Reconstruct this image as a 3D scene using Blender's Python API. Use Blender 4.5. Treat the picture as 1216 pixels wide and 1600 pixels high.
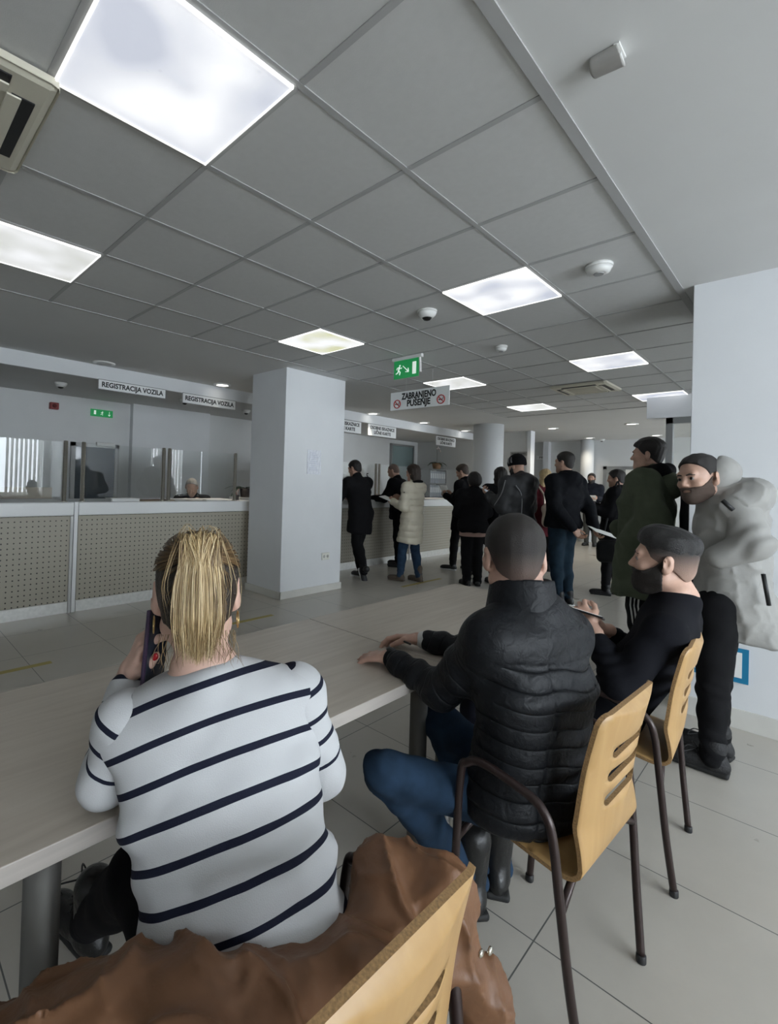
import bpy, bmesh, math, random
import numpy as np
from mathutils import Vector, Matrix
from mathutils.geometry import delaunay_2d_cdt

for o in list(bpy.data.objects):
    bpy.data.objects.remove(o)
scene = bpy.context.scene
COL = scene.collection
rng = np.random.default_rng(7)
random.seed(7)

# ------------------------------------------------------------------ camera
H0 = 1.395
FPX, YAW, PIT, ROL = 750.5, math.radians(-45.61), math.radians(.62), math.radians(1.74)
CX, CY = 513.5, 744.3
_cy, _sy, _cp, _sp, _cr, _sr = math.cos(YAW), math.sin(YAW), math.cos(PIT), math.sin(PIT), math.cos(ROL), math.sin(ROL)
CF = np.array([_sy*_cp, _cy*_cp, _sp]); _r = np.array([_cy, -_sy, 0.]); _u = np.cross(_r, CF)
CR = _r*_cr + _u*_sr; CU = -_r*_sr + _u*_cr
cam = bpy.data.cameras.new('camera')
cam.sensor_fit = 'VERTICAL'; cam.sensor_height = 32.0; cam.sensor_width = 24.32
cam.lens = FPX/1600*32.0
cam.shift_x = (608-CX)/1600; cam.shift_y = -(800-CY)/1600
cam.clip_start = .02
co = bpy.data.objects.new('camera', cam); COL.objects.link(co)
co.matrix_world = Matrix(((CR[0], CU[0], -CF[0], 0), (CR[1], CU[1], -CF[1], 0), (CR[2], CU[2], -CF[2], H0), (0, 0, 0, 1)))
scene.camera = co

def P(px, py, d):
    """point at depth d along the sight line of a photo pixel"""
    return (CF + CR*(px-CX)/FPX - CU*(py-CY)/FPX)*d + np.array([0, 0, H0])
def PZ(px, py, z):
    r = CF + CR*(px-CX)/FPX - CU*(py-CY)/FPX
    return r*((z-H0)/r[2]) + np.array([0, 0, H0])

# ------------------------------------------------------------------ light
scene.view_settings.view_transform = 'Standard'
scene.view_settings.look = 'None'
scene.view_settings.gamma = 1
scene.view_settings.use_curve_mapping = False
scene.view_settings.exposure = 0.43
SKY_STRENGTH = 13.0
PANEL_STRENGTH = .66
w = bpy.data.worlds.new('world'); scene.world = w; w.use_nodes = True
bg = w.node_tree.nodes['Background']
bg.inputs[0].default_value = (.84, .92, 1.0, 1); bg.inputs[1].default_value = SKY_STRENGTH
scene.cycles.use_denoising = True
scene.cycles.max_bounces = 8
scene.cycles.diffuse_bounces = 5
scene.cycles.sample_clamp_indirect = 6
XW = 4.2           # window wall
WINS = [(-1.6, 3.6, .80, 2.5), (4.8, 7.7, .80, 2.5), (8.4, 13.9, .80, 2.5)]
for k, (y0, y1, z0, z1) in enumerate(WINS):
    l = bpy.data.lights.new('window_portal', 'AREA'); l.shape = 'RECTANGLE'
    l.size = z1-z0; l.size_y = y1-y0; l.cycles.is_portal = True
    lo = bpy.data.objects.new('window_portal', l); COL.objects.link(lo)
    lo.location = (XW+.02, (y0+y1)/2, (z0+z1)/2); lo.rotation_euler = (0, math.pi/2, 0)

# ------------------------------------------------------------------ materials
_M = {}
def mat(name, col, rough=.6, metal=0., bump=0., bscale=200., mottled=0., mscale=6., spec=.5, emit=None, estr=0., sheen=0.):
    if name in _M: return _M[name]
    m = bpy.data.materials.new(name); m.use_nodes = True
    nt = m.node_tree; b = nt.nodes['Principled BSDF']
    b.inputs['Base Color'].default_value = (*col, 1); b.inputs['Roughness'].default_value = rough
    b.inputs['Metallic'].default_value = metal; b.inputs['Specular IOR Level'].default_value = spec
    if sheen: b.inputs['Sheen Weight'].default_value = sheen
    tc = nt.nodes.new('ShaderNodeTexCoord')
    if mottled:
        n = nt.nodes.new('ShaderNodeTexNoise'); n.inputs['Scale'].default_value = mscale; n.inputs['Detail'].default_value = 5
        nt.links.new(tc.outputs['Object'], n.inputs['Vector'])
        r = nt.nodes.new('ShaderNodeValToRGB')
        r.color_ramp.elements[0].position = .3; r.color_ramp.elements[1].position = .7
        r.color_ramp.elements[0].color = (*[c*(1-mottled) for c in col], 1)
        r.color_ramp.elements[1].color = (*[min(1, c*(1+mottled)) for c in col], 1)
        nt.links.new(n.outputs['Fac'], r.inputs['Fac']); nt.links.new(r.outputs['Color'], b.inputs['Base Color'])
    if bump:
        n = nt.nodes.new('ShaderNodeTexNoise'); n.inputs['Scale'].default_value = bscale; n.inputs['Detail'].default_value = 4
        nt.links.new(tc.outputs['Object'], n.inputs['Vector'])
        bp = nt.nodes.new('ShaderNodeBump'); bp.inputs['Strength'].default_value = bump; bp.inputs['Distance'].default_value = .01
        nt.links.new(n.outputs['Fac'], bp.inputs['Height']); nt.links.new(bp.outputs['Normal'], b.inputs['Normal'])
    if emit:
        b.inputs['Emission Color'].default_value = (*emit, 1); b.inputs['Emission Strength'].default_value = estr
    _M[name] = m
    return m

class NT:
    """small node-tree writer"""
    def __init__(s, m): s.t = m.node_tree; s.b = s.t.nodes['Principled BSDF']
    def n(s, typ, **kw):
        x = s.t.nodes.new(typ)
        for k, v in kw.items(): setattr(x, k, v)
        return x
    def math(s, op, a, b=None, c=None):
        x = s.n('ShaderNodeMath', operation=op)
        for i, v in enumerate((a, b, c)):
            if v is None: continue
            if isinstance(v, (int, float)): x.inputs[i].default_value = v
            else: s.t.links.new(v, x.inputs[i])
        return x.outputs[0]
    def l(s, a, b): s.t.links.new(a, b)
    def mix(s, f, a, b):
        x = s.n('ShaderNodeMix', data_type='RGBA')
        for i, v in ((0, f), (6, a), (7, b)):
            if isinstance(v, (int, float)): x.inputs[i].default_value = v
            elif isinstance(v, tuple): x.inputs[i].default_value = (*v, 1)
            else: s.l(v, x.inputs[i])
        return x.outputs[2]

def floor_material():
    m = mat('floor_tile', (.4, .4, .4), rough=.28); k = NT(m)
    tc = k.n('ShaderNodeTexCoord'); sp = k.n('ShaderNodeSeparateXYZ'); k.l(tc.outputs['Object'], sp.inputs[0])
    def edge(o, off):
        f = k.math('FRACT', k.math('DIVIDE', k.math('SUBTRACT', o, off), .6))
        return k.math('MINIMUM', f, k.math('SUBTRACT', 1.0, f))
    e = k.math('MINIMUM', edge(sp.outputs[0], .004), edge(sp.outputs[1], .3275))
    g = k.math('LESS_THAN', e, .0036)
    n1 = k.n('ShaderNodeTexNoise'); n1.inputs['Scale'].default_value = 2.2; n1.inputs['Detail'].default_value = 7; n1.inputs['Roughness'].default_value = .62
    k.l(tc.outputs['Object'], n1.inputs['Vector'])
    n2 = k.n('ShaderNodeTexNoise'); n2.inputs['Scale'].default_value = 60; k.l(tc.outputs['Object'], n2.inputs['Vector'])
    c1 = k.mix(n1.outputs['Fac'], (.41, .382, .332), (.55, .515, .455))
    c2 = k.mix(k.math('MULTIPLY', n2.outputs['Fac'], .25), c1, (.42, .41, .39))
    k.l(k.mix(g, c2, (.10, .10, .095)), k.b.inputs['Base Color'])
    k.l(k.math('ADD', .2, k.math('MULTIPLY', n1.outputs['Fac'], .22)), k.b.inputs['Roughness'])
    bp = k.n('ShaderNodeBump'); bp.inputs['Strength'].default_value = .3; bp.inputs['Distance'].default_value = .002; bp.invert = True
    k.l(g, bp.inputs['Height']); k.l(bp.outputs['Normal'], k.b.inputs['Normal'])
    return m

def wood_material(name, c1, c2, axis='x', scale=1., rough=.45, contrast=1., dist=1.5):
    if name in _M: return _M[name]
    m = mat(name, c1, rough=rough); k = NT(m)
    tc = k.n('ShaderNodeTexCoord'); mp = k.n('ShaderNodeMapping'); k.l(tc.outputs['Object'], mp.inputs[0])
    s = [9*scale, 9*scale, 9*scale]; s['xyz'.index(axis)] = .7*scale
    mp.inputs['Scale'].default_value = s
    n = k.n('ShaderNodeTexNoise'); n.inputs['Scale'].default_value = 3; n.inputs['Detail'].default_value = 8; n.inputs['Distortion'].default_value = dist
    k.l(mp.outputs[0], n.inputs['Vector'])
    r = k.n('ShaderNodeValToRGB'); r.color_ramp.elements[0].position = .5-.25/contrast; r.color_ramp.elements[1].position = .5+.25/contrast
    r.color_ramp.elements[0].color = (*c1, 1); r.color_ramp.elements[1].color = (*c2, 1)
    k.l(n.outputs['Fac'], r.inputs[0]); k.l(r.outputs[0], k.b.inputs['Base Color'])
    return m

def perforated_material():
    m = mat('perforated_panel', (.3, .28, .23), rough=.5); k = NT(m)
    tc = k.n('ShaderNodeTexCoord'); sp = k.n('ShaderNodeSeparateXYZ'); k.l(tc.outputs['Object'], sp.inputs[0])
    def cen(o, s):
        f = k.math('SUBTRACT', k.math('FRACT', k.math('DIVIDE', o, s)), .5)
        return k.math('MULTIPLY', k.math('MULTIPLY', f, s), k.math('MULTIPLY', f, s))
    d = k.math('SQRT', k.math('ADD', cen(sp.outputs[1], .05), cen(sp.outputs[2], .05)))
    g = k.math('LESS_THAN', d, .0068)
    k.l(k.mix(g, (.36, .335, .275), (.025, .022, .02)), k.b.inputs['Base Color'])
    return m

def panel_light_material(name, tint, seed):
    m = bpy.data.materials.new(name); m.use_nodes = True; k = NT(m)
    k.b.inputs['Base Color'].default_value = (.5, .5, .5, 1); k.b.inputs['Roughness'].default_value = .5
    tc = k.n('ShaderNodeTexCoord')
    n = k.n('ShaderNodeTexNoise', noise_dimensions='4D'); n.inputs['Scale'].default_value = 3.2; n.inputs['Detail'].default_value = 1.5; n.inputs['W'].default_value = seed
    k.l(tc.outputs['Object'], n.inputs['Vector'])
    r = k.n('ShaderNodeValToRGB'); r.color_ramp.elements[0].position = .38; r.color_ramp.elements[1].position = .62
    r.color_ramp.elements[0].color = (*tint, 1); r.color_ramp.elements[1].color = (.96, .97, 1.0, 1)
    k.l(n.outputs['Fac'], r.inputs[0])
    # dead insects lying on the diffuser: small specks
    v = k.n('ShaderNodeTexVoronoi', voronoi_dimensions='4D'); v.inputs['Scale'].default_value = 34; v.inputs['W'].default_value = seed
    k.l(tc.outputs['Object'], v.inputs['Vector'])
    n2 = k.n('ShaderNodeTexNoise', noise_dimensions='4D'); n2.inputs['Scale'].default_value = 5; n2.inputs['W'].default_value = seed+4
    k.l(tc.outputs['Object'], n2.inputs['Vector'])
    sp = k.math('MULTIPLY', k.math('LESS_THAN', v.outputs['Distance'], .25), k.math('GREATER_THAN', n2.outputs['Fac'], .64))
    col = k.mix(k.math('MULTIPLY', sp, .3), r.outputs[0], (.45, .45, .45))
    k.l(col, k.b.inputs['Emission Color']); k.b.inputs['Emission Strength'].default_value = PANEL_STRENGTH
    return m

# ------------------------------------------------------------------ objects
def tag(o, label=None, cat=None, group=None, kind=None):
    if label: o['label'] = label
    if cat: o['category'] = cat
    if group: o['group'] = group
    if kind: o['kind'] = kind
    return o
def empty(name, loc=(0, 0, 0), rz=0., label=None, cat=None, group=None):
    o = bpy.data.objects.new(name, None); COL.objects.link(o)
    o.location = loc; o.rotation_euler = (0, 0, rz); o.empty_display_size = .1
    return tag(o, label, cat, group)
def copy_tree(o, parent=None):
    c = o.copy(); COL.objects.link(c); c.parent = parent
    for ch in list(o.children): copy_tree(ch, c)
    return c

def np_mesh(name, V, F, smooth=True):
    """V (n,3) array, F (m,k) array of equal-size faces"""
    me = bpy.data.meshes.new(name)
    V = np.asarray(V, np.float32); F = np.asarray(F, np.int32)
    me.vertices.add(len(V)); me.vertices.foreach_set('co', V.ravel())
    k = F.shape[1]
    me.loops.add(F.size); me.loops.foreach_set('vertex_index', F.ravel())
    me.polygons.add(len(F)); me.polygons.foreach_set('loop_start', np.arange(len(F), dtype=np.int32)*k)
    me.update(calc_edges=True)
    me.polygons.foreach_set('use_smooth', np.full(len(F), smooth)); me.update()
    return me
def link(name, me, m, parent=None):
    o = bpy.data.objects.new(name, me); COL.objects.link(o)
    if m is not None:
        for x in (m if isinstance(m, (list, tuple)) else [m]): me.materials.append(x)
    o.parent = parent
    return o

class MB:
    """collects shapes, builds ONE mesh object"""
    def __init__(s): s.bm = bmesh.new(); s.mi = 0
    def _done(s, fs):
        for f in fs: f.material_index = s.mi
    def box(s, lo, hi, bev=0., rot=None, org=None):
        r = bmesh.ops.create_cube(s.bm, size=1.); vs = r['verts']
        lo = Vector(lo); hi = Vector(hi); c = (lo+hi)/2; d = hi-lo
        for v in vs: v.co = Vector((v.co.x*d.x, v.co.y*d.y, v.co.z*d.z)) + c
        fs = list({f for v in vs for f in v.link_faces}); es = list({e for v in vs for e in v.link_edges})
        if bev:
            q = bmesh.ops.bevel(s.bm, geom=es, offset=bev, segments=2, affect='EDGES', profile=.5)
            fs = list({f for f in q['faces']} | {f for f in fs if f.is_valid}); vs = list({v for f in fs for v in f.verts})
            allf = set(fs)
            for v in vs: allf |= set(v.link_faces)
            fs = list(allf); vs = list({v for f in fs for v in f.verts})
        if rot is not None:
            o = Vector(org if org is not None else c)
            for v in vs: v.co = rot @ (v.co-o) + o
        s._done(fs); return s
    def poly(s, pts, ext=None):
        vs = [s.bm.verts.new(p) for p in pts]; f = s.bm.faces.new(vs); fs = [f]
        if ext is not None:
            q = bmesh.ops.extrude_face_region(s.bm, geom=[f])
            nv = [g for g in q['geom'] if isinstance(g, bmesh.types.BMVert)]
            for v in nv: v.co += Vector(ext)
            fs = list({x for v in vs+nv for x in v.link_faces})
        s._done(fs); return s
    def tube(s, pts, r, n=10, caps=True, closed=False):
        pts = [Vector(p) for p in pts]; N = len(pts)
        rs = r if isinstance(r, (list, tuple)) else [r]*N
        rings = []; up = None
        for i, p in enumerate(pts):
            if closed: d = (pts[(i+1) % N]-pts[i-1]).normalized()
            else: d = (pts[min(i+1, N-1)]-pts[max(i-1, 0)]).normalized()
            if up is None: up = Vector((0, 0, 1)) if abs(d.z) < .9 else Vector((1, 0, 0))
            a = d.cross(up).normalized(); up = a.cross(d).normalized()
            rings.append([s.bm.verts.new(p + (a*math.cos(t)+up*math.sin(t))*rs[i]) for t in [2*math.pi*j/n for j in range(n)]])
        fs = []
        for i in range(N if closed else N-1):
            A, B = rings[i], rings[(i+1) % N]
            for j in range(n): fs.append(s.bm.faces.new((A[j], A[(j+1) % n], B[(j+1) % n], B[j])))
        if caps and not closed:
            fs.append(s.bm.faces.new(rings[0][::-1])); fs.append(s.bm.faces.new(rings[-1]))
        for f in fs: f.smooth = True
        s._done(fs); return s
    def lathe(s, prof, org=(0, 0, 0), axis='z', n=24, caps=True):
        """prof: (radius, height) list along an axis"""
        o = Vector(org); rings = []
        for r, h in prof:
            ring = []
            for j in range(n):
                t = 2*math.pi*j/n; a, b = r*math.cos(t), r*math.sin(t)
                q = {'z': (a, b, h), 'x': (h, a, b), 'y': (b, h, a), '-z': (b, a, -h)}[axis]
                ring.append(s.bm.verts.new(o+Vector(q)))
            rings.append(ring)
        fs = []
        for A, B in zip(rings, rings[1:]):
            for j in range(n): fs.append(s.bm.faces.new((A[j], A[(j+1) % n], B[(j+1) % n], B[j])))
        for f in fs: f.smooth = True
        if caps:
            fs.append(s.bm.faces.new(rings[0][::-1])); fs.append(s.bm.faces.new(rings[-1]))
        s._done(fs); return s
    def build(s, name, m, parent=None, sharp=40):
        bmesh.ops.recalc_face_normals(s.bm, faces=s.bm.faces)
        me = bpy.data.meshes.new(name); s.bm.to_mesh(me); s.bm.free()
        o = link(name, me, m, parent)
        return o

def smooth_path(pts, n=8, closed=False):
    """Catmull-Rom through points"""
    p = [np.array(q, float) for q in pts]; out = []
    if closed: q = [p[-1]]+p+[p[0], p[1]]
    else: q = [2*p[0]-p[1]]+p+[2*p[-1]-p[-2]]
    for i in range(1, len(q)-2):
        for t in np.linspace(0, 1, n, endpoint=False):
            a, b, c, d = q[i-1], q[i], q[i+1], q[i+2]
            out.append(.5*((2*b)+(-a+c)*t+(2*a-5*b+4*c-d)*t*t+(-a+3*b-3*c+d)*t**3))
    if not closed: out.append(p[-1])
    return out

def struct(o): o['kind'] = 'structure'; return o

def text_mesh(body, size, bold=.0, align='CENTER', extrude=.0006, spacing=1., width=None):
    cu = bpy.data.curves.new('lettering', 'FONT'); cu.body = body; cu.size = size; cu.align_x = align; cu.align_y = 'CENTER'
    cu.offset = bold; cu.extrude = extrude; cu.space_character = spacing; cu.space_line = .95; cu.resolution_u = 3
    to = bpy.data.objects.new('tmp_text', cu); COL.objects.link(to)
    dg = bpy.context.evaluated_depsgraph_get()
    me = bpy.data.meshes.new_from_object(to.evaluated_get(dg)); bpy.data.objects.remove(to)
    if width:
        n = len(me.vertices); a = np.zeros(n*3); me.vertices.foreach_get('co', a); a = a.reshape(-1, 3)
        a[:, 0] *= width/max(1e-6, a[:, 0].max()-a[:, 0].min()); me.vertices.foreach_set('co', a.ravel())
    me.name = 'lettering'
    return me
def put_text(me, m, parent, loc, right, up):
    """text plane placed with its own right / up axes (parent space)"""
    r = Vector(right).normalized(); u = Vector(up).normalized(); n = r.cross(u)
    o = link('lettering', me, m, parent)
    o.matrix_local = Matrix(((r.x, u.x, n.x, loc[0]), (r.y, u.y, n.y, loc[1]), (r.z, u.z, n.z, loc[2]), (0, 0, 0, 1)))
    return o
# ================================================================== SETTING
CEIL = 2.725
white_wall = mat('white_wall', (.66, .67, .67), rough=.75, bump=.05, bscale=120, mottled=.03, mscale=2)
pillar_white = mat('pillar_paint', (.70, .715, .73), rough=.7, bump=.05, bscale=150, mottled=.02, mscale=3)
plaster = mat('ceiling_plaster', (.60, .60, .59), rough=.85, mottled=.02, mscale=2)
tile_grey = mat('ceiling_tile', (.54, .54, .53), rough=.9, bump=.1, bscale=300, mottled=.02, mscale=30)
tbar = mat('ceiling_bar', (.37, .37, .365), rough=.7)
skirting = mat('skirting_tile', (.62, .61, .57), rough=.35, mottled=.05, mscale=5)
steel = mat('brushed_steel', (.70, .67, .60), rough=.16, metal=1., mottled=.06, mscale=40)
white_lam = mat('white_laminate', (.74, .75, .75), rough=.35)
black = mat('black_paint', (.012, .012, .013), rough=.5)
white_plastic = mat('white_plastic', (.72, .72, .70), rough=.4)
paper = mat('paper', (.82, .82, .80), rough=.8)
signwhite = mat('sign_board', (.80, .81, .81), rough=.4)
glass = bpy.data.materials.new('clear_glass'); glass.use_nodes = True
_k = NT(glass); _k.b.inputs['Transmission Weight'].default_value = 1.; _k.b.inputs['Roughness'].default_value = 0.; _k.b.inputs['IOR'].default_value = 1.45
_k.b.inputs['Base Color'].default_value = (.97, .99, .98, 1)

struct(MB().box((-8.6, -3.6, -.1), (XW+.3, 15.6, 0)).build('floor', floor_material()))
struct(MB().box((-4.19, -3.6, CEIL), (-.65, 8.82, CEIL+.1)).build('ceiling', tile_grey))
b = MB()
b.box((-.65, -3.6, CEIL-.004), (XW+.3, 8.82, CEIL+.1)); b.box((-6.15, -3.6, CEIL-.002), (-4.19, 8.82, CEIL+.1))
b.box((-8.6, 8.82, CEIL-.002), (XW+.3, 15.6, CEIL+.1))
struct(b.build('ceiling', plaster))
struct(MB().box((-8.6, -3.6, 2.56), (-6.15, 11.2, CEIL+.1)).build('ceiling', plaster))
struct(MB().box((-6.17, -3.6, 2.553), (-6.13, 11.2, CEIL)).build('trim_1', pillar_white))
# suspension grid of the tiled ceiling
b = MB()
gx = [-1.24-.6*i for i in range(5)]; gy = [.42+.6*i for i in range(-6, 15)]
for x in gx: b.box((x-.012, -3.6, CEIL-.004), (x+.012, 8.82, CEIL+.01))
for y in gy: b.box((-4.19, y-.012, CEIL-.0035), (-.65, y+.012, CEIL+.01))
b.box((-.675, -3.6, CEIL-.010), (-.635, 8.82, CEIL+.01)); b.box((-4.2, -3.6, CEIL-.006), (-4.18, 8.82, CEIL+.01)); b.box((-4.19, 8.80, CEIL-.006), (-.65, 8.83, CEIL+.01))
struct(b.build('ceiling_grid', tbar))
struct(MB().box((-8.0, -3.6, 0), (-7.9, 11.2, 2.6)).build('wall_left', white_wall))
struct(MB().box((-7.9, 3.15, 0), (-7.78, 4.55, 2.58)).build('wall_left_panel', pillar_white))
struct(MB().box((-8.6, 14.2, 0), (XW+.3, 14.4, CEIL)).build('wall_far', white_wall))
struct(MB().box((-8.6, -3.7, 0), (XW+.3, -3.6, CEIL)).build('wall_back', white_wall))
struct(MB().box((-8.6, 11.2, 0), (-8.5, 14.2, CEIL)).build('wall_far_left', white_wall))
# partition at the end of the counters
struct(MB().box((-8.5, 11.2, 0), (-4.72, 11.32, CEIL)).build('wall_partition', white_wall))
struct(MB().box((-4.78, 11.15, 0), (-4.70, 11.37, CEIL)).build('trim_2', pillar_white))
# window wall
b = MB()
b.box((XW, -3.6, 0), (XW+.2, 15.6, .80)); b.box((XW, -3.6, 2.5), (XW+.2, 15.6, CEIL))
ys = [-3.6]+[v for q in WINS for v in q[:2]]+[15.6]
for i in range(0, len(ys), 2): b.box((XW, ys[i], .80), (XW+.2, ys[i+1], 2.5))
struct(b.build('wall_right', white_wall))
for k, (y0, y1, z0, z1) in enumerate(WINS):
    b = MB(); n = 4
    for i in range(n+1):
        y = y0+(y1-y0)*i/n; b.box((XW+.08, y-.03, z0), (XW+.14, y+.03, z1))
    b.box((XW+.08, y0, z0), (XW+.14, y1, z0+.06)); b.box((XW+.08, y0, z1-.06), (XW+.14, y1, z1))
    struct(b.build('window_%d' % (k+1), white_plastic))
    b = MB(); y = y0+.05
    while y < y1-.05:
        if not (.25 < (y*1.7) % 1.9 < .8):
            b.box((XW-.06, y-.045, z0-.02), (XW-.056, y+.045, z1), rot=Matrix.Rotation(math.radians(58), 3, 'Z'))
        y += .105
    b.box((XW-.09, y0, z1), (XW-.03, y1, z1+.05))
    tag(b.build('vertical_blind', mat('blind_fabric', (.75, .75, .72), rough=.9)), ['white vertical slat blind at the window nearest the seats', 'white vertical slat blind at the middle window beyond the pillar', 'white vertical slat blind at the far window behind the glazed partition'][k], 'blind')

# white pillar between the counters
def pillar(name, x0, x1, y0, y1, base=True, corners=True):
    o = struct(MB().box((x0, y0, 0), (x1, y1, CEIL), bev=.004).build(name, pillar_white))
    if base:
        s = MB(); d = .015
        s.box((x0-d, y0-d, 0), (x1+d, y0, .085), bev=.002); s.box((x1, y0-d, 0), (x1+d, y1+d, .085), bev=.002)
        struct(s.build('baseboard_pillar', skirting))
    return o
pillar('pillar', -5.06, -4.385, 3.555, 4.555)
# big white pillar on the right, running on to the window wall
struct(MB().box((-.578, 3.79, 0), (XW, 4.5, CEIL), bev=.004).build('pillar', pillar_white))
s = MB(); s.box((-.593, 3.775, 0), (XW, 3.79, .115), bev=.002); s.box((-.593, 3.775, 0), (-.578, 4.5, .115), bev=.002)
struct(s.build('baseboard_right', skirting))
# round column and far columns
struct(MB().lathe([(.315, 0), (.315, CEIL)], org=(-5.02, 9.72, 0), n=40).build('column', pillar_white))
struct(MB().lathe([(.16, 0), (.16, CEIL)], org=(-4.36, 13.95, 0), n=28).build('column', pillar_white))
struct(MB().box((-5.55, 14.02, 0), (-5.40, 14.2, CEIL)).build('trim_3', pillar_white))
# header beam and glazed partition beyond the right pillar
struct(MB().box((-1.72, 7.95, 2.42), (XW, 8.15, CEIL)).build('trim_4', pillar_white))
alu = mat('grey_aluminium', (.34, .35, .35), rough=.4, metal=.6)
b = MB()
b.box((-1.50, 8.0, 0), (-1.42, 8.1, 2.42)); b.box((-1.5, 8.0, 2.34), (XW, 8.1, 2.42)); b.box((-1.5, 8.0, 0), (XW, 8.1, .08)); b.box((-.6, 8.0, 0), (-.52, 8.1, 2.42))
f = struct(b.build('window_4', alu))
g_ = MB().box((-1.42, 8.045, .08), (XW, 8.055, 2.34)).build('pane', glass, f)
# far doorway: frame, grey leaf standing ajar, pale panel painted as the bright room behind
b = MB(); b.box((-4.02, 14.14, 0), (-3.94, 14.2, 2.02)); b.box((-3.02, 14.14, 0), (-2.94, 14.2, 2.02)); b.box((-4.02, 14.14, 1.94), (-2.94, 14.2, 2.02))
f = struct(b.build('door_2', alu))
MB().box((-3.94, 14.15, .01), (-3.5, 14.19, 1.94)).build('doorway_panel', mat('door_grey', (.27, .28, .27), rough=.5), f)
MB().box((-3.5, 14.165, .01), (-3.02, 14.19, 1.94)).build('doorway_panel', mat('bright_room_paint', (.78, .78, .74), rough=.5), f)
MB().box((-3.56, 14.10, 1.0), (-3.53, 14.15, 1.12)).build('door_handle', steel, f)
# door in the wall behind the first counter
fx = -7.9
b = MB(); y0, y1, zt = 2.27, 2.97, 1.875
b.box((fx, y0, 0), (fx+.06, y0+.06, zt)); b.box((fx, y1-.06, 0), (fx+.06, y1, zt)); b.box((fx, y0, zt-.06), (fx+.06, y1, zt)); b.box((fx, y0, 0), (fx+.06, y1, .1))
f = struct(b.build('door_1', mat('door_frame_grey', (.5, .51, .51), rough=.4)))
MB().box((fx+.01, y0+.06, .1), (fx+.03, y1-.06, zt-.06)).build('pane', mat('dark_glass', (.10, .12, .14), rough=.06), f)
MB().box((fx+.03, y0+.35, zt-.035), (fx+.1, y0+.62, zt+.02), bev=.005).build('door_closer', white_plastic, f)
# frosted grey-green glass door behind the second counter
b = MB(); b.box((fx, 11.08, 0), (fx+.06, 11.14, 2.56)); b.box((fx, 12.2, 0), (fx+.06, 12.26, 2.56))
b = MB(); b.box((-7.9, 9.95, 0), (-7.84, 10.0, 2.45)); b.box((-7.9, 10.92, 0), (-7.84, 10.97, 2.45)); b.box((-7.9, 9.95, 2.40), (-7.84, 10.97, 2.45))
f = struct(b.build('door_3', alu))
MB().box((-7.88, 10.0, .02), (-7.86, 10.92, 2.40)).build('pane', mat('frosted_glass', (.20, .26, .26), rough=.25), f)
# skirting along the far wall
struct(MB().box((-8.5, 14.18, 0), (-4.02, 14.2, .1)).build('baseboard_far', skirting))

# ================================================================== CEILING FIXTURES
frame_white = mat('lamp_frame', (.82, .82, .80), rough=.4)
LX = [-1.54, -3.34]; LY = [.72, 3.12, 5.52, 7.92]
where = {(0, 0): 'large square ceiling panel lamp nearest the camera with specks on its diffuser',
         (1, 0): 'square ceiling panel lamp cut by the left edge of the photo',
         (0, 1): 'square ceiling panel lamp beside the smoke detector, second in the right-hand row',
         (1, 1): 'yellowish square ceiling panel lamp in front of the white pillar',
         (0, 2): 'square ceiling panel lamp just short of the far cassette air conditioner',
         (1, 2): 'square ceiling panel lamp right behind the hanging no smoking sign',
         (0, 3): 'furthest ceiling panel lamp of the right-hand row, beyond the far cassette unit',
         (1, 3): 'furthest ceiling panel lamp of the left-hand row, left of the far cassette unit'}
for (i, j), lb in where.items():
    e = empty('ceiling_panel_lamp', (LX[i], LY[j], CEIL-.001), 0, lb, 'ceiling light', 'square panel lamps in the tiled ceiling')
    b = MB(); a, c = .287, .281
    b.box((-a, -a, -.014), (a, -c, .004)); b.box((-a, c, -.014), (a, a, .004)); b.box((-a, -a, -.014), (-c, a, .004)); b.box((c, -a, -.014), (a, a, .004))
    b.build('lamp_frame', mat('lamp_rim', (.8, .8, .8), emit=(1, 1, .97), estr=.8), e)
    tint = (.62, .62, .36) if (i, j) == (1, 1) else ((.50, .53, .63) if i == 0 else (.66, .67, .64))
    MB().box((-c, -c, -.010), (c, c, .002)).build('diffuser', panel_light_material('diffuser_%d%d' % (i, j), tint, i*3.1+j*7.7+1), e)

glow = mat('downlight_glow', (.8, .8, .8), emit=(1, .96, .88), estr=3.)
dl_off = mat('downlight_off', (.55, .55, .53), rough=.4)
DL = [(-5.97, 2.05, 0, 'unlit recessed downlight above the first counter, left of the white pillar'),
      (-5.95, 3.66, 1, 'lit round downlight in the plaster ceiling beside the white pillar'),
      (-6.01+.02, 7.0, 1, 'lit round downlight above the cream coat, nearest in its row right of the white pillar'),
      (-5.95, 8.63, 1, 'lit round downlight above the second counter, middle of its row'),
      (-6.0, 10.43, 1, 'lit round downlight close to the round column, last above the second counter'),
      (-4.14, 10.93, 1, 'lit round downlight over the queue just right of the round column'),
      (-4.15, 13.41, 1, 'lit round downlight at the far wall above the distant bearded man'),
      (-2.62, 10.93, 1, 'lit round downlight above the dark green parka'),
      (-2.71, 13.44, 1, 'lit round downlight furthest to the right by the far wall')]
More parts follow.
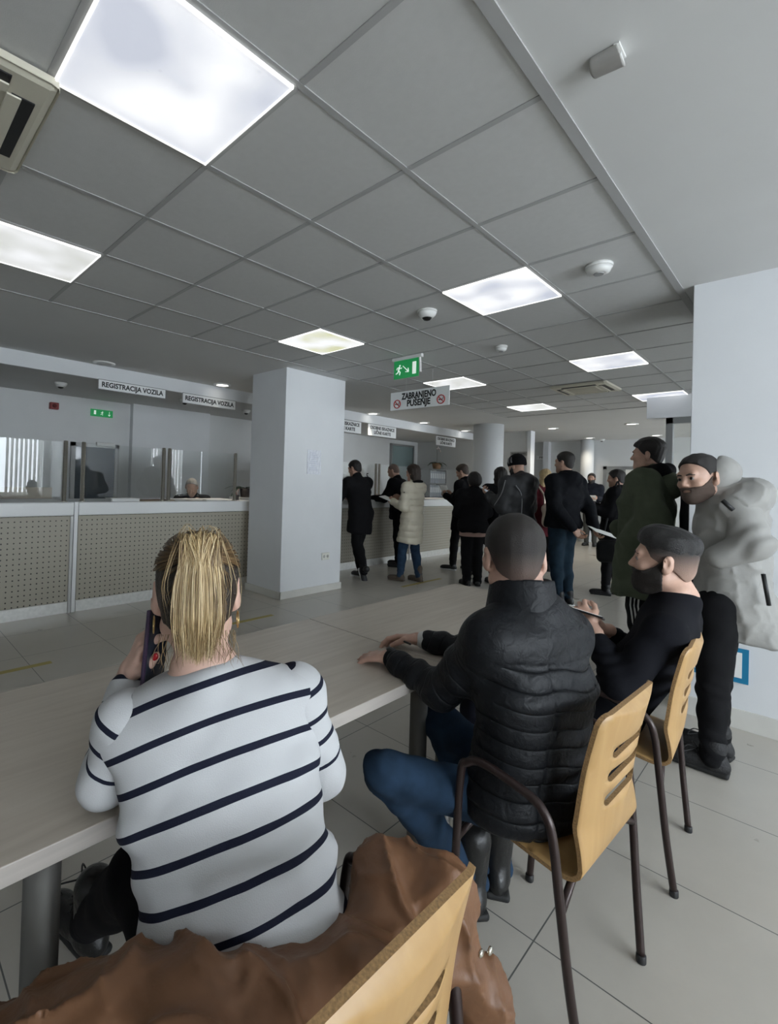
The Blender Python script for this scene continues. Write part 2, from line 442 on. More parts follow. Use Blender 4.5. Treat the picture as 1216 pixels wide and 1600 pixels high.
for x, y, on, lb in DL:
    e = empty('downlight', (x, y, CEIL-.002), 0, lb, 'downlight', 'round recessed downlights')
    MB().lathe([(.085, -.012), (.125, -.010), (.125, 0), (.085, 0)], n=28, caps=False).build('rim', frame_white, e)
    MB().lathe([(.088, -.006), (.088, 0)], n=24).build('lens', glow if on else dl_off, e)
    if on:
        l = bpy.data.lights.new('downlight_bulb', 'SPOT'); l.energy = 60 if x < -5 else (24 if y > 13 else 55); l.spot_size = 1.15 if x < -5 else 2.2; l.spot_blend = .7; l.shadow_soft_size = .06; l.color = (1, .90, .74)
        lo = bpy.data.objects.new('downlight_bulb', l); COL.objects.link(lo); lo.location = (0, 0, -.012); lo.parent = e

def cassette(loc, lb, rz=0):
    e = empty('cassette_air_conditioner', loc, rz, lb, 'air conditioner')
    beige = mat('cassette_plastic', (.60, .57, .47), rough=.4)
    s = .335; b = MB()
    b.box((-s, -s, -.035), (s, s, 0), bev=.03); b.build('fascia', beige, e)
    b = MB(); b.box((-.17, -.17, -.045), (.17, .17, -.03), bev=.006); g = b.build('intake_grille', mat('cassette_grille', (.50, .47, .38), rough=.5), e)
    for k in range(4):
        R = Matrix.Rotation(k*math.pi/2, 3, 'Z')
        MB().box((-.20, .215, -.040), (.20, .285, -.034), rot=R, org=(0, 0, 0)).build('air_slot', black, e)
        q = MB(); q.box((-.20, .20, -.046), (.20, .245, -.038), bev=.003, rot=R, org=(0, 0, 0)); q.build('louvre', beige, e)
    return e
cassette((-2.14, .12, CEIL-.004), 'beige cassette air conditioner beside the nearest panel lamp, at the left edge')
cassette((-2.14, 6.72, CEIL-.004), 'beige cassette air conditioner far down the tiled ceiling between panel lamps')

def dome_camera(loc, lb, r=.06, eye=(-.3, -.6, 0)):
    e = empty('dome_camera', loc, 0, lb, 'security camera')
    MB().lathe([(r*1.25, -.012), (r*1.25, 0)], n=24).lathe([(r*.75, -.055), (r*1.1, -.03), (r*1.2, -.012)], n=24).build('housing', white_plastic, e)
    MB().lathe([(.004, -.075), (r*.4, -.07), (r*.62, -.055), (r*.62, -.03)], n=20).build('lens', mat('dark_lens', (.01, .01, .01), rough=.1), e)
dome_camera((-2.12, 3.08, CEIL), 'white dome camera on a ceiling tile left of the bright panel lamp')
dome_camera((-6.85, 1.83, 2.56), 'small dome camera above the red alarm box at the far left')
dome_camera((-6.7, 3.48, 2.56), 'small dome camera hanging behind the right vehicle registration sign')
dome_camera((-6.8, 4.66, 2.56), 'small dome camera behind the first counter close to the white pillar')
dome_camera((-4.0, 13.9, CEIL), 'small dark camera under the ceiling at the far wall')
def detector(loc, lb, r):
    e = empty('smoke_detector', loc, 0, lb, 'smoke detector')
    MB().lathe([(r, -.018), (r, 0)], n=28).lathe([(r*.5, -.05), (r*.8, -.042), (r*.95, -.018)], n=28).build('housing', white_plastic, e)
    MB().lathe([(r*.36, -.056), (r*.36, -.05)], n=20).build('sensor', mat('sensor_grey', (.3, .3, .3), rough=.4), e)
detector((-.93, 3.1, CEIL), 'white round smoke detector right of the bright panel lamp', .075)
detector((-2.12, 4.31, CEIL), 'small white smoke detector on a tile beyond the exit sign', .055)
# wedge-shaped motion sensor on the plaster ceiling
# ================================================================== SIGNS
ink = mat('black_lettering', (.01, .01, .01), rough=.5)
red = mat('sign_red', (.45, .03, .03), rough=.5)
green = mat('exit_green', (.01, .22, .06), rough=.4, emit=(.02, .35, .10), estr=.25)
exitwhite = mat('exit_white', (.85, .9, .85), rough=.4, emit=(.8, .95, .85), estr=.35)
def counter_sign(y0, y1, z0, z1, lines, lb, group, size, tw):
    cx = (y0+y1)/2
    e = empty('counter_sign', (-6.12, cx, z0), 0, lb, 'sign', group)
    MB().box((-.006, y0-cx, 0), (.006, y1-cx, z1-z0), bev=.001).build('board', signwhite, e)
    b = MB(); t = .006
    for a in ((y0-cx, 0, y1-cx, t), (y0-cx, z1-z0-t, y1-cx, z1-z0), (y0-cx, 0, y0-cx+t, z1-z0), (y1-cx-t, 0, y1-cx, z1-z0)):
        b.box((.004, a[0], a[1]), (.0085, a[2], a[3]))
    b.build('border', mat('sign_border', (.15, .15, .15)), e)
    n = len(lines)
    for i, s in enumerate(lines):
        zz = (z1-z0)*(.5 if n == 1 else (.70 if i == 0 else .30))
        put_text(text_mesh(s, size, bold=size*.032, width=tw[i]), ink, e, (.0075, 0, zz), (0, 1, 0), (0, 0, 1))
counter_sign(2.04, 2.90, 2.43, 2.555, ['REGISTRACIJA VOZILA'], 'white sign reading REGISTRACIJA VOZILA, the larger one on the left', 'counter signs', .085, [.78])
counter_sign(3.14, 4.0, 2.415, 2.555, ['REGISTRACIJA VOZILA'], 'white sign reading REGISTRACIJA VOZILA next to the white pillar', 'counter signs', .085, [.78])
OI = ['OSOBNE ISKAZNICE', 'LIČNE KARTE']
counter_sign(5.95, 6.82, 2.315, 2.545, OI, 'white identity card counter sign half hidden by the white pillar', 'counter signs', .085, [.76, .52])
counter_sign(7.01, 7.9, 2.315, 2.545, OI, 'white identity card counter sign, fully visible beside the half hidden one', 'counter signs', .085, [.76, .52])
counter_sign(9.37, 10.22, 2.30, 2.52, OI, 'white identity card counter sign nearest to the round column', 'counter signs', .08, [.74, .5])
# hanging no smoking sign (board across x at y = 4.7)
yz = 4.7; x0, x1, z0, z1 = -3.735, -2.905, 2.295, 2.515
e = empty('hanging_sign', ((x0+x1)/2, yz, z0), 0, 'white hanging sign reading ZABRANJENO PUŠENJE with two no smoking symbols', 'sign')
hw = (x1-x0)/2; hh = z1-z0
MB().box((-hw, -.005, 0), (hw, .005, hh), bev=.001).build('board', signwhite, e)
put_text(text_mesh('ZABRANJENO', .105, bold=.004, width=.49), ink, e, (.0, -.0065, hh*.70), (1, 0, 0), (0, 0, 1))
put_text(text_mesh('PUŠENJE', .105, bold=.004, width=.33), ink, e, (.0, -.0065, hh*.30), (1, 0, 0), (0, 0, 1))
for cx in (-.31, .31):
    b = MB(); zc = hh*.33 if cx < 0 else hh*.33
    ring = [(cx+.048*math.cos(t), -.008, zc+.048*math.sin(t)) for t in np.linspace(0, 2*math.pi, 28, endpoint=False)]
    b.tube(ring, .006, n=6, closed=True)
    b.tube([(cx-.034, -.008, zc+.034), (cx+.034, -.008, zc-.034)], .005, n=6)
    q = b.build('no_smoking_symbol', red, e)
    b = MB(); b.box((cx-.032, -.0085, zc-.007), (cx+.02, -.006, zc+.004)); b.tube(smooth_path([(cx+.02, -.007, zc+.006), (cx+.03, -.007, zc+.014), (cx+.024, -.007, zc+.024)], 4), .003, n=5)
    b.build('cigarette', ink, q)
for sx in (-hw*.45, hw*.45):
    MB().tube([(sx, 0, hh), (sx, 0, CEIL-z0)], .0012, n=5).build('cord', white_plastic, e)

def running_man(b, x, y, z, s, dx=1.):
    """pictogram in the x-z plane, at y; s = height"""
    def T(a, c): return (x+dx*a*s, y, z+c*s)
    b.lathe([(.085*s, -.001), (.085*s, .001)], org=T(.12, .88), axis='y', n=14)
    for pts, r in (([(.08, .78), (-.02, .45)], .075), ([(-.02, .45), (.16, .28), (.10, .02)], .055), ([(-.02, .45), (-.10, .25), (-.32, .16)], .055),
                   ([(.07, .74), (.24, .60), (.34, .68)], .042), ([(.05, .74), (-.16, .70), (-.24, .52)], .042)):
        b.tube([T(*p) for p in pts], r*s, n=5)
def arrow(b, x, y, z, L, ang):
    c, s_ = math.cos(ang), math.sin(ang)
    tip = (x+c*L/2, y, z+s_*L/2)
    b.tube([(x-c*L/2, y, z-s_*L/2), tip], L*.05, n=5)
    for da in (2.5, -2.5): b.tube([tip, (tip[0]+math.cos(ang+da)*L*.4, y, tip[2]+math.sin(ang+da)*L*.4)], L*.05, n=5)
# exit sign hanging from the tiled ceiling
e = empty('exit_sign', (-3.03, 4.05, 2.50), 0, 'green running man exit sign hanging from the ceiling tiles', 'exit sign')
MB().box((-.175, -.02, .19), (.20, .02, .225), bev=.004).build('mounting_rail', white_plastic, e)
b = MB(); b.box((-.155, -.004, .0), (.16, .004, .19)); pl = b.build('panel', green, e)
b = MB(); running_man(b, -.09, -.006, .035, .115); arrow(b, .0, -.006, .095, .10, -.75); b.box((.085, -.007, .03), (.13, -.004, .155)); pg = b.build('pictogram', exitwhite, pl)
MB().poly([(.165, -.012, .19), (.165, .012, .19), (.175, .012, .04), (.175, -.012, .04)], ext=(.012, 0, 0)).build('bracket', white_plastic, e)
# exit sign over the door behind the counter (board faces +x)
e = empty('exit_sign', (-7.885, 2.70, 2.30), 0, 'small green exit sign on the wall above the door behind the counter', 'exit sign')
MB().box((-.012, -.165, 0), (.012, .165, .11), bev=.002).build('panel', green, e)
b = MB(); MX = Matrix(((0, -1, 0, .014), (1, 0, 0, 0), (0, 0, 1, .02), (0, 0, 0, 1)))
running_man(b, 0, 0, 0, .07); o = b.build('pictogram', exitwhite, e); o.matrix_local = MX
b = MB(); arrow(b, .11, 0, .035, .07, -math.pi/2); o = b.build('arrow', exitwhite, e); o.matrix_local = MX
o = MB().box((-.12, -.002, .01), (-.09, .002, .07)).build('door_symbol', exitwhite, e); o.matrix_local = MX
# red alarm box
e = empty('alarm_box', (-7.885, 2.02, 2.33), 0, 'dark red alarm box on the wall behind the counter', 'alarm')
MB().box((-.012, -.06, 0), (.06, .06, .1), bev=.01).build('housing', mat('alarm_red', (.22, .015, .015), rough=.35), e)
MB().lathe([(.03, 0), (.022, .03)], org=(.06, 0, .05), axis='x', n=16).build('lens', mat('alarm_lens', (.1, .01, .01), rough=.2), e)
# small signs at the far end
e = empty('wall_sign', (-5.0, 11.19, 2.14), 0, 'small grey name sign on the partition right of the round column', 'sign')
MB().box((-.2, -.008, 0), (.2, .004, .1), bev=.001).build('board', mat('grey_sign', (.35, .35, .34)), e)
put_text(text_mesh('PRIJEM STRANAKA', .05, bold=.001, width=.34), ink, e, (0, -.009, .05), (1, 0, 0), (0, 0, 1))
e = empty('wall_sign', (-5.62, 14.19, 2.22), 0, 'small white sign on the far wall beyond the partition', 'sign')
MB().box((-.18, -.008, 0), (.18, .004, .12), bev=.001).build('board', signwhite, e)
put_text(text_mesh('PISA', .07, bold=.001, width=.2), ink, e, (0, -.009, .06), (1, 0, 0), (0, 0, 1))
# notice in a crumpled plastic sleeve on the pillar
e = empty('notice', (-4.383, 4.03, 1.48), 0, 'crumpled transparent sleeve with a printed notice taped to the white pillar', 'notice')
b = MB(); N = 14; pts = []
V = []; F = []
for i in range(N+1):
    for j in range(N+1):
        y = -.115+.23*i/N; z = .30*j/N
        V.append((.006+.004*math.sin(i*1.7+j*.9)*math.sin(j*1.3-i*.6), y, z))
for i in range(N):
    for j in range(N):
        a = i*(N+1)+j; F.append((a, a+N+1, a+N+2, a+1))
link('sleeve', np_mesh('sleeve', V, F, False), mat('plastic_sleeve', (.72, .74, .79), rough=.18), e).modifiers.new('thick', 'SOLIDIFY').thickness = .003
b = MB()
for k in range(9): b.box((.011, -.085+.01*(k % 3), .05+.026*k), (.0125, .06-.02*((k*7) % 3), .056+.026*k))
b.build('print', mat('faint_print', (.55, .57, .66)), e)
# socket on pillar
e = empty('wall_socket', (-4.383, 4.275, .40), 0, 'white double socket low on the white pillar', 'socket')
MB().box((0, -.065, 0), (.012, .065, .09), bev=.004).build('plate', mat('socket_plate', (.72, .72, .66), rough=.35), e)
for yy in (-.03, .03): MB().lathe([(.02, 0), (.02, .003)], org=(.0115, yy, .045), axis='x', n=16).build('outlet', mat('outlet_grey', (.4, .4, .37)), e)
# blue framed notice low on the right pillar
e = empty('wall_notice', (-.42, 3.788, .27), 0, 'white notice with a blue border low on the right pillar', 'notice')
MB().box((-.145, -.006, 0), (.145, .0, .205)).build('border', mat('notice_blue', (.01, .19, .36), rough=.5), e)
MB().box((-.115, -.0075, .03), (.115, -.005, .18)).build('sheet', paper, e)
# floor tapes
tape = mat('yellow_tape', (.42, .34, .10), rough=.5)
for k, (x, ya, yb, lb) in enumerate([(-3.95, .35, 1.06, 'yellow floor tape in front of the perforated counter, leftmost'), (-3.93, 2.6, 3.1, 'yellow floor tape right of the ponytail in front of the pillar'), (-3.93, 5.3, 6.25, 'faint yellow floor tape by the cream coat')]):
    tag(MB().box((x-.028, ya, .0), (x+.028, yb, .0012)).build('floor_tape', tape), lb, 'floor tape', 'yellow queue tapes')

# ================================================================== COUNTERS
perf = perforated_material()
def counter(y0, y1, lb, end=False):
    cy = (y0+y1)/2; h = (y1-y0)/2
    e = empty('service_counter', (-5.25, cy, 0), 0, lb, 'counter', 'white topped service counters')
    MB().box((-.78, -h+.004, .975), (.02, h-.004, 1.11), bev=.012).build('counter_top', white_lam, e)
    MB().box((-.05, -h+.012, .115), (-.012, h-.012, .97)).build('front_panel', perf, e)
    MB().box((-.06, -h+.012, 0), (-.008, h-.012, .112)).build('plinth', mat('plinth_steel', (.72, .72, .70), rough=.42, metal=.75, mottled=.08, mscale=30), e)
    MB().box((-.7, -h+.01, .0), (-.66, h-.01, .97)).build('back_panel', white_lam, e)
    MB().box((-.06, h-.03, 0), (.005, h-.004, .97), bev=.003).build('edge_post', mat('post_grey', (.5, .5, .49), rough=.4) if not end else mat('post_dark', (.10, .10, .10), rough=.4), e)
    return e
counter(-1.4, 1.565, 'beige perforated counter unit at the left edge')
counter(1.60, 3.74, 'beige perforated counter unit left of the white pillar', True)
counter(4.75, 7.3, 'counter unit right of the pillar where the man in black leans')
counter(7.3, 9.3, 'counter unit behind the reader in front of the shelf of binders', True)
e = empty('counter_divider', (-5.25, 1.583, 0), 0, 'white vertical strip between the two perforated counter units', 'divider')
MB().box((-.05, -.018, 0), (.012, .018, 1.112), bev=.003).build('strip', white_lam, e)

def screen(y0, y1, lb, x=-5.33):
    cy = (y0+y1)/2; h = (y1-y0)/2
    e = empty('glass_screen', (x, cy, 1.11), 0, lb, 'glass screen', 'glass screens on the counters')
    MB().box((-.004, -h+.03, .05), (.004, h-.03, .605)).build('pane', glass, e)
    for s_ in (-1, 1):
        p = MB(); p.lathe([(.034, 0), (.034, .008), (.021, .012), (.021, .612), (.014, .618)], org=(0, s_*h, 0), n=18); p.build('post', steel, e)
screen(-1.2, 1.49, 'glass screen with steel posts on the left counter unit')
screen(1.66, 2.53, 'glass screen on the counter between the divider and the middle post')
screen(2.60, 3.51, 'glass screen in front of the seated clerk')
screen(4.9, 6.35, 'glass screen behind the man in black beside the pillar')
screen(6.44, 7.55, 'glass screen between the bald man and the cream coat')
screen(7.62, 9.1, 'glass screen in front of the binders')
put_text(text_mesh('5', .14, bold=.002), ink, empty('number_plate', (-5.30, 6.1, 1.5), 0, 'black counter number five on the glass screen by the pillar', 'number'), (0, 0, 0), (0, 1, 0), (0, 0, 1))

def sheets(loc, w, d, n, lb, rz=0, m=paper, cat='paper'):
    e = empty('paper_stack' if n > 1 else 'paper_sheet', loc, rz, lb, cat)
    b = MB()
    for k in range(n):
        R = Matrix.Rotation(random.uniform(-.12, .12) if n > 1 else 0, 3, 'Z')
        b.box((-w/2, -d/2, k*.004), (w/2, d/2, k*.004+.003), rot=R, org=(0, 0, 0))
    b.build('sheets', m, e)
sheets((-5.45, 2.12, 1.11), .22, .30, 8, 'small stack of white papers on the counter beside the divider')
sheets((-5.5, 2.5, 1.11), .24, .42, 2, 'brown folder lying on the counter left of the clerk', .15, mat('folder_brown', (.26, .17, .10), rough=.7), 'folder')
sheets((-5.45, 3.3, 1.11), .20, .28, 3, 'white papers on the counter right of the clerk', -.2)
# red-and-white pen pot at the counter end
e = empty('pen_pot', (-5.5, 3.66, 1.11), 0, 'small pot with red pens at the counter end by the pillar', 'pen pot')
MB().lathe([(.03, 0), (.034, .07)], n=16).build('pot', mat('pot_dark', (.06, .05, .05)), e)
for k in range(4): MB().tube([(0, 0, .03), (.03*math.cos(k*1.7), .03*math.sin(k*1.7), .15)], .004, n=6).build('pen', red if k % 2 else paper, e)

# shelf of binders with an orchid pot behind the second counter
sx, sy0, sy1 = -6.9, 10.35, 11.12
e = empty('binder_shelf', (sx, (sy0+sy1)/2, 0), 0, 'dark shelf unit of grey binders behind the second counter', 'shelf')
w2 = (sy1-sy0)/2; dk = mat('shelf_dark', (.05, .05, .055), rough=.5)
b = MB(); b.box((-.3, -w2, 0), (0, -w2+.02, 1.8)); b.box((-.3, w2-.02, 0), (0, w2, 1.8)); b.build('side_panel', dk, e)
for z in (.7, 1.06, 1.42, 1.78): MB().box((-.3, -w2, z), (0, w2, z+.02)).build('shelf_board', dk, e)
bnd = mat('binder_grey', (.16, .18, .21), rough=.5); k = 0
first = None
for r_, z in enumerate((1.08, 1.44)):
    for i in range(8):
        y = sy0+.035+.088*i
        if first is None:
            o = MB().box((-.27, 0, 0), (-.01, .075, .31), bev=.003).build('binder', bnd); lab = MB().box((-.011, .012, .12), (-.008, .063, .25)).build('spine_label', mat('spine_label', (.5, .52, .55)), o); first = o
        else: o = copy_tree(first)
        o.location = (sx, y, z)
        tag(o, 'grey office binder standing on the %s shelf behind the second counter' % ('lower' if r_ == 0 else 'upper'), 'binder', 'binders on the %s shelf' % ('lower' if r_ == 0 else 'upper'))
e = empty('potted_orchid', (sx-.1, 10.8, 1.8), 0, 'orchid in a brown pot on top of the binder shelf', 'plant')
MB().lathe([(.09, 0), (.13, .16), (.12, .16)], n=20).build('pot', mat('pot_brown', (.30, .17, .09), rough=.6), e)
leaf = mat('leaf_dark', (.02, .05, .02), rough=.5)
def blade(base, dirx, L, wd, droop):
    V = []; F = []
    d = np.array([dirx[0], dirx[1], 0.]); d /= np.linalg.norm(d); s_ = np.array([-d[1], d[0], 0])
    for i in range(9):
        t = i/8; c = np.array(base)+d*L*t+np.array([0, 0, L*(.55*t-droop*t*t)]); ww = wd*math.sin(math.pi*(.08+.9*t))
        V += [c-s_*ww, c+s_*ww]
    for i in range(8): F.append((2*i, 2*i+1, 2*i+3, 2*i+2))
    return np.array(V), np.array(F)
def leaves(e, n, L, wd, base, seed, up=.0):
    r = random.Random(seed); VV = []; FF = []; o = 0
    for i in range(n):
        a = i*2.4+r.random(); V, F = blade(base, (math.cos(a), math.sin(a)), L*(.7+.5*r.random()), wd, .5+.5*r.random()-up)
        VV.append(V); FF.append(F+o); o += len(V)
    ob = link('leaves', np_mesh('leaves', np.concatenate(VV), np.concatenate(FF)), leaf, e); ob.modifiers.new('thick', 'SOLIDIFY').thickness = .002
leaves(e, 9, .26, .03, (0, 0, .15), 3)
MB().tube(smooth_path([(0, 0, .15), (.02, -.03, .4), (.05, -.1, .58)], 6), .004, n=6).build('stem', leaf, e)
b = MB()
for k in range(4): b.lathe([(.002, 0), (.03, .01), (.002, .02)], org=(.05, -.1+.05*k, .58-.05*abs(k-1)), axis='x', n=8)
b.build('blossom', mat('blossom', (.6, .5, .5)), e)
# plants standing on the counters
e = empty('potted_plant', (-5.75, .86, 1.11), 0, 'dark green leafy plant on the counter at the left edge', 'plant')
MB().lathe([(.05, 0), (.065, .07)], n=16).build('pot', mat('pot_dark', (.06, .05, .05)), e); leaves(e, 9, .2, .022, (0, 0, .06), 8)
e = empty('potted_plant', (-6.3, 4.35, 1.11), 0, 'dark leafy plant peeking out left of the white pillar', 'plant')
MB().lathe([(.07, 0), (.09, .14)], n=16).build('pot', mat('pot_dark', (.06, .05, .05)), e); leaves(e, 10, .3, .03, (0, 0, .13), 5)
MB().box((-.15, -.2, -1.11), (.15, .2, 0)).build('stand', white_lam, e)
# desks / chair back behind the left counter
e = empty('office_desk', (-6.9, 1.35, 0), 0, 'pale wooden office desk behind the left counter', 'desk')
MB().box((-.35, -.6, .72), (.35, .6, .75)).build('desk_top', wood_material('desk_pale', (.46, .40, .32), (.54, .48, .4), 'y'), e)
for yy in (-.58, .56): MB().box((-.33, yy, 0), (.33, yy+.02, .72)).build('side_panel', white_lam, e)
MB().box((.30, -.6, .75), (.33, .35, 1.22)).build('privacy_screen', wood_material('desk_pale', (.46, .40, .32), (.54, .48, .4), 'y'), e)
# ================================================================== BODY SCULPTING (distance fields -> smooth quad meshes)
def V3(*a): return np.array(a, float)
def nrm(v): v = np.asarray(v, float); return v/max(1e-9, np.linalg.norm(v))
def frame(fwd, up):
    """rows: right, forward, up"""
    f = nrm(fwd); u = np.asarray(up, float); u = nrm(u-f*np.dot(u, f)); return np.array([np.cross(f, u), f, u])

def surfnet(D, org, h):
    ins = D < 0
    c = np.zeros(tuple(n-1 for n in D.shape), np.int8)
    sl = (slice(None, -1), slice(1, None))
    for a in (0, 1):
        for b in (0, 1):
            for d in (0, 1): c += ins[sl[a], sl[b], sl[d]]
    act = (c > 0) & (c < 8)
    I = np.argwhere(act); n = len(I)
    idx = np.full(c.shape, -1, np.int32); idx[act] = np.arange(n)
    cor = [(a, b, d) for a in (0, 1) for b in (0, 1) for d in (0, 1)]
    val = {q: D[I[:, 0]+q[0], I[:, 1]+q[1], I[:, 2]+q[2]] for q in cor}
    acc = np.zeros((n, 3)); cnt = np.zeros(n)
    for q in cor:
        for ax in range(3):
            if q[ax]: continue
            p = list(q); p[ax] = 1; p = tuple(p)
            va, vb = val[q], val[p]; m = (va < 0) != (vb < 0)
            t = va[m]/(va[m]-vb[m])
            pos = np.tile(np.array(q, float), (m.sum(), 1)); pos[:, ax] += t
            acc[m] += pos; cnt[m] += 1
    V = (I+acc/cnt[:, None])*h+org
    F = []
    for ax in range(3):
        o1, o2 = [(1, 2), (2, 0), (0, 1)][ax]
        s0 = [slice(1, -1)]*3; s1 = [slice(1, -1)]*3
        s0[ax] = slice(0, -1); s1[ax] = slice(1, None)
        A = ins[tuple(s0)]; B = ins[tuple(s1)]
        for flip, m in ((False, A & ~B), (True, B & ~A)):
            q = np.argwhere(m)
            if not len(q): continue
            q = q+1; q[:, ax] -= 1
            def cell(d1, d2):
                r = q.copy(); r[:, o1] -= d1; r[:, o2] -= d2; return idx[r[:, 0], r[:, 1], r[:, 2]]
            f = np.stack([cell(1, 1), cell(0, 1), cell(0, 0), cell(1, 0)], 1)
            F.append(f[:, ::-1] if flip else f)
    F = np.concatenate(F); F = F[(F >= 0).all(1)]
    return V, F

def wob(X, Y, Z, f, seed=0.):
    """cheap smooth pseudo noise in -1..1"""
    a = np.sin(f*(X*1.0+Y*.73-Z*.41)+seed*1.7+1.3*np.sin(f*.61*(Y-Z)+seed))
    b = np.sin(f*(Y*1.1-X*.52+Z*.63)+seed*2.3+1.1*np.sin(f*.7*(Z+X)+seed*.5))
    c = np.sin(f*(Z*.95+X*.6-Y*.3)+seed*.9+1.2*np.sin(f*.53*(X-Y)+seed*3.1))
    return (a+b+c)/3

class S:
    def __init__(s, h): s.h = h; s.ops = []; s.lo = np.full(3, 1e9); s.hi = np.full(3, -1e9)
    def _add(s, lo, hi, f, k, sub=False):
        lo = np.asarray(lo); hi = np.asarray(hi)
        if not sub: s.lo = np.minimum(s.lo, lo); s.hi = np.maximum(s.hi, hi)
        s.ops.append(('sub' if sub else 'add', lo, hi, f, k)); return s
    def cone(s, p, q, r1, r2, k=.02, sub=False):
        p = np.asarray(p, float); q = np.asarray(q, float); d = q-p; L = max(1e-9, d@d); m = max(r1, r2)
        def f(X, Y, Z):
            x, y, z = X-p[0], Y-p[1], Z-p[2]
            t = np.clip((x*d[0]+y*d[1]+z*d[2])/L, 0, 1)
            return np.sqrt((x-t*d[0])**2+(y-t*d[1])**2+(z-t*d[2])**2)-(r1+t*(r2-r1))
        return s._add(np.minimum(p, q)-m, np.maximum(p, q)+m, f, k, sub)
    def chain(s, pts, rs, k=.02):
        for i in range(len(pts)-1): s.cone(pts[i], pts[i+1], rs[i], rs[i+1], k)
        return s
    def ell(s, c, r, A=None, k=.02, sub=False):
        c = np.asarray(c, float); A = np.eye(3) if A is None else np.asarray(A); r = np.asarray(r, float)
        e = np.sqrt(((A*r[:, None])**2).sum(0))
        def f(X, Y, Z):
            x, y, z = X-c[0], Y-c[1], Z-c[2]; k0 = 0; k1 = 0
            for i in range(3):
                u = (x*A[i, 0]+y*A[i, 1]+z*A[i, 2])/r[i]; k0 = k0+u*u; k1 = k1+(u/r[i])**2
            k0 = np.sqrt(k0); return k0*(k0-1)/np.maximum(np.sqrt(k1), 1e-6)
        return s._add(c-e, c+e, f, k, sub)
    def loft(s, p, q, a1, b1, a2, b2, lat, k=.04, pw=2.3, cap=.42):
        p = np.asarray(p, float); q = np.asarray(q, float); d = q-p; L = np.linalg.norm(d); ax = d/L
        l = np.asarray(lat, float); l = nrm(l-ax*(l@ax)); n = np.cross(ax, l); m = max(a1, a2, b1, b2); cp = cap*min(a1, b1, a2, b2)
        def f(X, Y, Z):
            x, y, z = X-p[0], Y-p[1], Z-p[2]
            t0 = x*ax[0]+y*ax[1]+z*ax[2]; t = np.clip(t0/L, 0, 1); e = (t0-t*L)/cp
            u = np.abs((x*l[0]+y*l[1]+z*l[2])/(a1+t*(a2-a1))); v = np.abs((x*n[0]+y*n[1]+z*n[2])/(b1+t*(b2-b1)))
            r = (u**pw+v**pw+np.abs(e)**pw)**(1/pw)
            return (r-1)*np.minimum(a1+t*(a2-a1), b1+t*(b2-b1))
        return s._add(np.minimum(p, q)-m, np.maximum(p, q)+m, f, k)
    def box(s, c, half, A=None, r=.01, k=.01, sub=False):
        c = np.asarray(c, float); A = np.eye(3) if A is None else np.asarray(A); hf = np.asarray(half, float)-r
        e = np.sqrt(((A*(hf+r)[:, None])**2).sum(0))*1.3
        def f(X, Y, Z):
            x, y, z = X-c[0], Y-c[1], Z-c[2]
            q = [np.abs(x*A[i, 0]+y*A[i, 1]+z*A[i, 2])-hf[i] for i in range(3)]
            o = np.sqrt(sum(np.maximum(v, 0)**2 for v in q))
            return o+np.minimum(np.maximum(np.maximum(q[0], q[1]), q[2]), 0)-r
        return s._add(c-e, c+e, f, k, sub)
    def cut(s, p, n, lo=None, hi=None):
        """removes what lies on the +n side of p"""
        p = np.asarray(p, float); n = nrm(n)
        s.ops.append(('fn', lo, hi, lambda X, Y, Z, D: np.maximum(D, (X-p[0])*n[0]+(Y-p[1])*n[1]+(Z-p[2])*n[2]), 0)); return s
    def fn(s, f, lo=None, hi=None):
        s.ops.append(('fn', lo, hi, f, 0)); return s
    def blur(s, n=2):
        def f(X, Y, Z, D):
            D = np.clip(D, -.08, .08)
            for _ in range(n):
                for ax in range(3):
                    p = np.pad(D, [(1, 1) if i == ax else (0, 0) for i in range(3)], mode='edge')
                    sl = lambda a, b: tuple(slice(a, b) if i == ax else slice(None) for i in range(3))
                    D = .5*D+.25*(p[sl(0, -2)]+p[sl(2, None)])
            return D
        return s.fn(f)
    def field(s):
        h = s.h; m = 3*h+.012
        lo = s.lo-m; n = np.ceil((s.hi+m-lo)/h).astype(int)+1
        D = np.full(n, .5, np.float32)
        ax = [(lo[i]+h*np.arange(n[i])).astype(np.float32) for i in range(3)]
        for typ, a, b, f, k in s.ops:
            if typ == 'fn' and a is None: sl = (slice(None),)*3
            else:
                i0 = np.clip(np.floor((np.asarray(a)-k-2*h-.012-lo)/h).astype(int), 0, n); i1 = np.clip(np.ceil((np.asarray(b)+k+2*h+.012-lo)/h).astype(int)+1, 0, n)
                if (i1 <= i0).any(): continue
                sl = tuple(slice(u, v) for u, v in zip(i0, i1))
            X = ax[0][sl[0]][:, None, None]; Y = ax[1][sl[1]][None, :, None]; Z = ax[2][sl[2]][None, None, :]
            if typ == 'fn': D[sl] = f(X, Y, Z, D[sl]); continue
            d = f(X, Y, Z)
            if typ == 'sub':
                d = -d; hh = np.maximum(k-np.abs(D[sl]-d), 0)/max(k, 1e-6); D[sl] = np.maximum(D[sl], d)+hh*hh*k*.25
            else:
                hh = np.maximum(k-np.abs(D[sl]-d), 0)/max(k, 1e-6); D[sl] = np.minimum(D[sl], d)-hh*hh*k*.25
        return D, lo
    def geo(s):
        D, lo = s.field()
        D[0], D[-1] = .5, .5; D[:, 0] = .5; D[:, -1] = .5; D[:, :, 0] = .5; D[:, :, -1] = .5
        return surfnet(D, lo, s.h)
